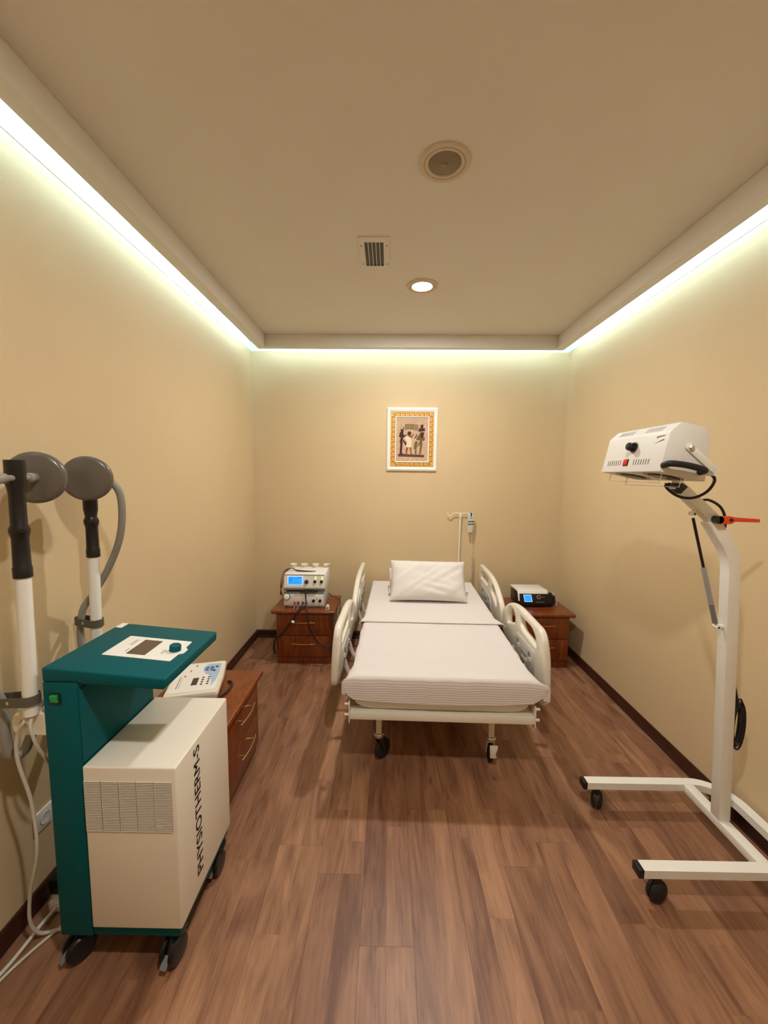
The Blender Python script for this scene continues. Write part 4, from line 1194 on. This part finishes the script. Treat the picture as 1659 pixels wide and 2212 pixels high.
for k in range(4):
    an = math.pi / 4 + k * math.pi / 2
    cxk, cyk = 0.050 + 0.0 , 0.088
    wedge = [(cxk + 0.006 * math.cos(an), cyk + 0.006 * math.sin(an))] + [(cxk + 0.026 * math.cos(an + d), cyk + 0.026 * math.sin(an + d)) for d in (-0.62, -0.3, 0, 0.3, 0.62)]
    ko('arrow_key', prism(wedge, 0.0622, 0.0635, XY), 'key_blue', smooth=False)
for kx, ky in ((0.087, 0.105), (0.078, 0.060)):
    ko('round_key', lathe([(0.0085, 0.0622), (0.0085, 0.0634), (0.006, 0.064), (0, 0.064)], 14, Matrix.Translation((kx, ky, 0))), 'key_navy', smooth=False)
bm = bmesh.new()
for a, b, c, d in ((-0.088, -0.084, -0.11, 0.02), (-0.076, -0.074, -0.11, 0.0), (-0.070, -0.062, 0.012, 0.03), (-0.050, -0.044, 0.07, 0.09), (-0.030, -0.022, 0.128, 0.15)):
    add_box(bm, a, b, c, d, 0.0615, 0.0619)
ko('print', bm, 'ink_grey', smooth=False)['kind'] = 'stuff'
for fx, fy_ in ((-0.10, -0.14), (0.10, -0.14), (-0.10, 0.14), (0.10, 0.14)):
    ko('foot', cyl((fx, fy_, 0.0005), (fx, fy_, 0.0142), 0.016, 14), 'black_rubber')
(obj('cable', tube(spline([(-0.905, 2.165, 0.497), (-0.885, 2.16, 0.497), (-0.868, 2.12, 0.497), (-0.87, 2.05, 0.497), (-0.90, 1.98, 0.497), (-0.95, 1.92, 0.497), (-1.05, 1.90, 0.497), (-1.15, 1.93, 0.497)], 6), 0.0065, 8), 'cable_black', kd))

# ------------------------------------------------------------------ infrared lamp on its stand
il = empty('infrared_lamp', (1.515, 1.68, 0)); tag(il, 'white infrared therapy lamp on a bent post with wheeled base', 'therapy lamp')
ZT = 0.153; TH = 0.034; TW = 0.045
zc_ = ZT - TH / 2
def base_path():
    pts = [(1.012, 1.447), (1.50, 1.447)]
    for k in range(9):
        a = -math.pi / 2 + math.pi / 2 * k / 8
        pts.append((1.535 + 0.14 * math.cos(a), 1.587 + 0.14 * math.sin(a)))
    for k in range(9):
        a = math.pi / 2 * k / 8
        pts.append((1.535 + 0.14 * math.cos(a), 1.75 + 0.14 * math.sin(a)))
    pts += [(1.50, 1.89), (1.012, 1.89)]
    return pts
bp_ = base_path()
bm = bmesh.new()
n = len(bp_)
lv = []
for i, (x_, y_) in enumerate(bp_):
    p = Vector((x_, y_, 0))
    a = Vector((*bp_[max(0, i - 1)], 0)); b = Vector((*bp_[min(n - 1, i + 1)], 0))
    t = (b - a).normalized(); nn = Vector((-t.y, t.x, 0))
    lv.append([bm.verts.new(p + nn * s * TW / 2 + Vector((0, 0, zz))) for s, zz in ((-1, ZT - TH), (1, ZT - TH), (1, ZT), (-1, ZT))])
for a, b in zip(lv, lv[1:]):
    for k in range(4): bm.faces.new((a[k], a[(k + 1) % 4], b[(k + 1) % 4], b[k]))
bm.faces.new(lv[0][::-1]); bm.faces.new(lv[-1])
bs = obj('base_frame', bm, 'white_metal', il, smooth=True)
obj('cross_tube', box(1.487, 1.535, 1.47, 1.867, ZT - TH, ZT), 'white_metal', il, bevel=0.001)
for yy in (1.447, 1.89):
    obj('end_cap', box(0.992, 1.0118, yy - TW / 2 - 0.0005, yy + TW / 2 + 0.0005, ZT - TH - 0.0005, ZT + 0.0005), 'black_plastic', il, bevel=0.001)
for cx, cy, ang in ((1.072, 1.447, 20), (1.072, 1.89, 60), (1.62, 1.46, 0), (1.635, 1.855, 30)):
    a = math.radians(ang)
    c = obj('caster', cyl((cx, cy, 0.075), (cx, cy, ZT - TH - 0.0003), 0.012, 12), 'black_plastic', il)
    d = Vector((math.cos(a), math.sin(a), 0)); nx_ = Vector((-d.y, d.x, 0))
    wc = Vector((cx, cy, 0.043)) + d * 0.012
    for s in (-1, 1):
        M = axis_mat(wc + nx_ * s * 0.002, nx_ * s)
        obj('wheel', lathe([(0.0, 0), (0.043, 0.0), (0.042, 0.010), (0.034, 0.019), (0.02, 0.024), (0, 0.025)], 28, M), 'black_rubber', c)
# post and arm: square tube in the plane y = 1.68
PYc = 1.68
path = [Vector((1.513, PYc, ZT + 0.0003)), Vector((1.458, PYc, 1.285))]
for k in range(1, 7):
    a = k / 6
    path.append(Vector((1.458, PYc, 1.285)) * (1 - a) ** 2 + Vector((1.453, PYc, 1.35)) * 2 * a * (1 - a) + Vector((1.418, PYc, 1.405)) * a * a)
path.append(Vector((1.352, PYc, 1.502)))
obj('post', tube(path, 0.025, square=(0.050, 0.050)), 'white_metal', il, bevel=0.003)
ar = obj('arm', tube([(1.360, PYc, 1.508), (1.335, PYc, 1.530), (1.195, PYc, 1.652)], 0.02, square=(0.046, 0.042)), 'white_metal', il, bevel=0.003)
# lock lever
lv_ = obj('lock_lever', prism(round_poly([(1.350, 1.492), (1.40, 1.490), (1.415, 1.500), (1.515, 1.498), (1.515, 1.512), (1.415, 1.518), (1.40, 1.522), (1.350, 1.522)], 0.004), PYc - 0.052, PYc - 0.036, XZ), 'orange_plastic', il, bevel=0.002)
obj('lever_hub', cyl((1.353, PYc - 0.052, 1.507), (1.353, PYc - 0.0255, 1.507), 0.0165, 18), 'black_plastic', lv_)
obj('lever_screw', cyl((1.398, PYc - 0.0545, 1.507), (1.398, PYc - 0.0521, 1.507), 0.007, 12), 'black_plastic', lv_)
# gas spring
sA, sB = Vector((1.277, PYc, 1.528)), Vector((1.418, PYc, 1.040))
mid_ = sA.lerp(sB, 0.47); d = (sB - sA).normalized()
gs = obj('gas_spring', tube([mid_, sA.lerp(sB, 0.80)], 0.0105, 14), 'silver_grey', il)
obj('cylinder_end', tube([sA.lerp(sB, 0.805), sA.lerp(sB, 0.97)], 0.0098, 14), 'mid_grey', gs)
obj('piston_rod', tube([sA + d * 0.02, mid_], 0.0058, 12), 'black_plastic', gs)
for q, tgt in ((sA, Vector((1.300, PYc, 1.552))), (sB, Vector((1.452, PYc, 1.040)))):
    obj('spring_mount', tube([q, tgt], 0.009, 10), 'white_metal', gs)
    obj('mount_bolt', cyl((q.x, PYc - 0.016, q.z), (q.x, PYc + 0.012, q.z), 0.008, 12), 'white_plastic', gs)
    obj('bolt_hole', cyl((q.x, PYc - 0.0168, q.z), (q.x, PYc - 0.0161, q.z), 0.0042, 10), 'black_plastic', gs)
# lamp head
YN, YFR = 1.48, 1.88
CAP = [(0.993, 1.700), (1.024, 1.845), (1.062, 1.880), (1.147, 1.862), (1.170, 1.830), (1.163, 1.664)]
hd = obj('lamp_head', prism(CAP, YN, YFR, XZ), 'lamp_white', il, bevel=0.0025)
f0, f1 = Vector((0.993, 0, 1.700)), Vector((1.024, 0, 1.845))
def ff(u, v_, h):   # knob face: u = y, v = 0..1 up the face, h out
    dd = f1 - f0; nrm = Vector((-dd.z, 0, dd.x)).normalized()
    q = f0 + dd * v_ + nrm * h
    return (q.x, u, q.z)
g0, g1 = f1, Vector((1.062, 0, 1.880))
def gf(u, v_, h):
    dd = g1 - g0; nrm = Vector((-dd.z, 0, dd.x)).normalized()
    q = g0 + dd * v_ + nrm * h
    return (q.x, u, q.z)
b0, b1 = Vector((0.993, 0, 1.700)), Vector((1.163, 0, 1.664))
def bf(u, v_, h):   # underside: u = y, v = 0..1 from the knob face back, h downwards
    dd = b1 - b0; nrm = Vector((dd.z, 0, -dd.x)).normalized()
    q = b0 + dd * v_ + nrm * h
    return (q.x, u, q.z)
kp = Vector(ff(1.672, 0.68, 0)); kn = Vector(ff(1.672, 0.68, 1)) - kp
obj('dial_scale', lathe([(0.026, 0.0002), (0.026, 0.001), (0, 0.001)], 28, axis_mat(kp, kn)), 'grey_plastic', hd)
obj('timer_knob', lathe([(0.021, 0.001), (0.021, 0.008), (0.017, 0.014), (0.016, 0.028), (0.013, 0.031), (0, 0.032)], 24, axis_mat(kp, kn)), 'black_gloss', hd)
sw = obj('switch_frame', prism([(1.688, 0.17), (1.720, 0.17), (1.720, 0.36), (1.688, 0.36)], 0.0003, 0.002, ff), 'black_plastic', hd, smooth=False)
obj('rocker', prism([(1.691, 0.19), (1.717, 0.19), (1.717, 0.34), (1.691, 0.34)], 0.002, 0.006, ff), 'red_switch', sw, bevel=0.001)
for u0, stp_, cnt in ((1.556, 0.0155, 7), (1.742, 0.0155, 7)):
    for k in range(cnt):
        u = u0 + stp_ * k
        obj('vent_slot', prism([(u, 0.19), (u + 0.003, 0.19), (u + 0.003, 0.34), (u, 0.34)], 0.0003, 0.0008, ff), 'black_plastic', hd, smooth=False)
for u0, cnt in ((1.545, 8), (1.725, 8)):
    for k in range(cnt):
        u = u0 + 0.0135 * k
        obj('vent_slot', prism([(u, 0.25), (u + 0.003, 0.25), (u + 0.003, 0.75), (u, 0.75)], 0.0003, 0.0008, gf), 'ink_grey', hd, smooth=False)
bm = bmesh.new()
for pl in ([(1.500, 0.93), (1.545, 0.92), (1.548, 0.88), (1.542, 0.86), (1.538, 0.885), (1.505, 0.905)], [(1.500, 0.80), (1.522, 0.775), (1.552, 0.73), (1.535, 0.77), (1.505, 0.835)]):
    add_prism(bm, pl, 0.0003, 0.0008, ff)
obj('emblem', bm, 'ink_grey', hd, smooth=False)
for yc in (1.585, 1.775):
    r_ = obj('reflector', prism([(yc + 0.068 * math.cos(a * math.pi / 14), 0.5 + 0.39 * math.sin(a * math.pi / 14)) for a in range(28)], 0.0003, 0.0012, bf), 'lamp_reflector', hd, smooth=False)
    obj('bulb', prism([(yc + 0.050 * math.cos(a * math.pi / 14), 0.5 + 0.29 * math.sin(a * math.pi / 14)) for a in range(28)], 0.0012, 0.004, bf), 'black_plastic', r_, smooth=False)
for vv in (0.18, 0.62):
    pts = [bf(YFR - 0.03, vv, 0.0), bf(YFR - 0.03, vv, 0.036), bf(YN + 0.03, vv, 0.036), bf(YN + 0.03, vv, 0.0)]
    obj('guard_wire', tube(pts, 0.0016, 6), 'chrome', hd)
# handle on the end
hp = spline([(1.006, YN - 0.001, 1.722), (1.008, YN - 0.03, 1.728), (1.05, YN - 0.034, 1.725), (1.10, YN - 0.034, 1.715), (1.135, YN - 0.03, 1.704), (1.140, YN - 0.001, 1.698)], 6)
obj('handle', tube(hp, 0.0115, 12), 'black_rubber', hd)
# yoke strap and bolt on both ends, meeting the arm below
for ye, sg in ((YN, -1), (YFR, 1)):
    d0, d1 = Vector((1.092, 0, 1.790)), Vector((1.198, 0, 1.700))
    dd = (d1 - d0).normalized(); nn = Vector((-dd.z, 0, dd.x))
    poly = [(d0 + nn * 0.013 - dd * 0.006), (d0 + nn * 0.006 - dd * 0.014), (d0 - nn * 0.006 - dd * 0.014), (d0 - nn * 0.013 - dd * 0.006), (d1 - nn * 0.013), (d1 + nn * 0.013)]
    yo = obj('yoke', prism([(q.x, q.z) for q in poly], ye + sg * 0.0035, ye + sg * 0.0075, XZ), 'white_metal', hd, bevel=0.0008)
    obj('bolt', lathe([(0.0105, 0), (0.0105, 0.007), (0.006, 0.010), (0, 0.010)], 6, axis_mat((1.096, ye + sg * 0.0075, 1.786), (0, sg, 0))), 'chrome', yo)
    obj('spacer', cyl((1.096, ye + sg * 0.0003, 1.786), (1.096, ye + sg * 0.0034, 1.786), 0.012, 12), 'white_metal', yo)
q0, q1 = Vector((1.198, 0, 1.700)), Vector((1.230, 0, 1.655))
obj('yoke_bar', prism([(1.186, 1.689), (1.207, 1.711), (1.211, 1.707), (1.190, 1.685)], YN - 0.0075, YFR + 0.0075, XZ), 'white_metal', hd, bevel=0.0008)
obj('swivel_block', prism([(1.165, 1.655), (1.212, 1.655), (1.235, 1.640), (1.207, 1.610), (1.195, 1.700), (1.178, 1.690)][:4], PYc - 0.024, PYc + 0.024, XZ), 'black_plastic', ar, bevel=0.002)
obj('swivel_neck', tube([(1.198, PYc, 1.650), (1.200, PYc, 1.692)], 0.014, 14), 'white_metal', ar)
# cables of the lamp
obj('lamp_cable', tube(spline([(1.200, PYc - 0.10, 1.690), (1.235, PYc - 0.12, 1.695), (1.262, PYc - 0.12, 1.670), (1.245, PYc - 0.11, 1.625), (1.205, PYc - 0.09, 1.598), (1.165, PYc - 0.06, 1.605), (1.145, PYc - 0.02, 1.640), (1.172, PYc, 1.652)], 7), 0.0055, 10), 'cable_black', il)
obj('lamp_cable', tube(spline([(1.300, PYc, 1.580), (1.345, PYc + 0.005, 1.585), (1.400, PYc + 0.008, 1.555), (1.425, PYc + 0.008, 1.500), (1.415, PYc, 1.448)], 7), 0.0055, 10), 'cable_black', il)
bm = bmesh.new()
for k in range(6):
    off = 0.006 * k
    lp = []
    for j in range(25):
        a = 2 * math.pi * j / 24
        lp.append((1.545 + 0.004 + 0.006 * (k % 3) + (0.016 + 0.005 * (k % 3)) * math.cos(a), PYc + 0.004 * (k % 4), 0.605 - 0.004 * k + 0.090 * math.sin(a) + 0.02 * math.sin(a) * (k % 2)))
    add_tube(bm, lp, 0.0042, 6, caps=False)
add_tube(bm, spline([(1.516, PYc, 0.79), (1.530, PYc, 0.74), (1.545, PYc, 0.68)], 5), 0.006, 8)
add_tube(bm, spline([(1.535, PYc, 0.52), (1.538, PYc, 0.40), (1.542, PYc + 0.004, 0.25), (1.545, PYc + 0.004, 0.16)], 5), 0.005, 8)
obj('coiled_mains_lead', bm, 'cable_black', il)
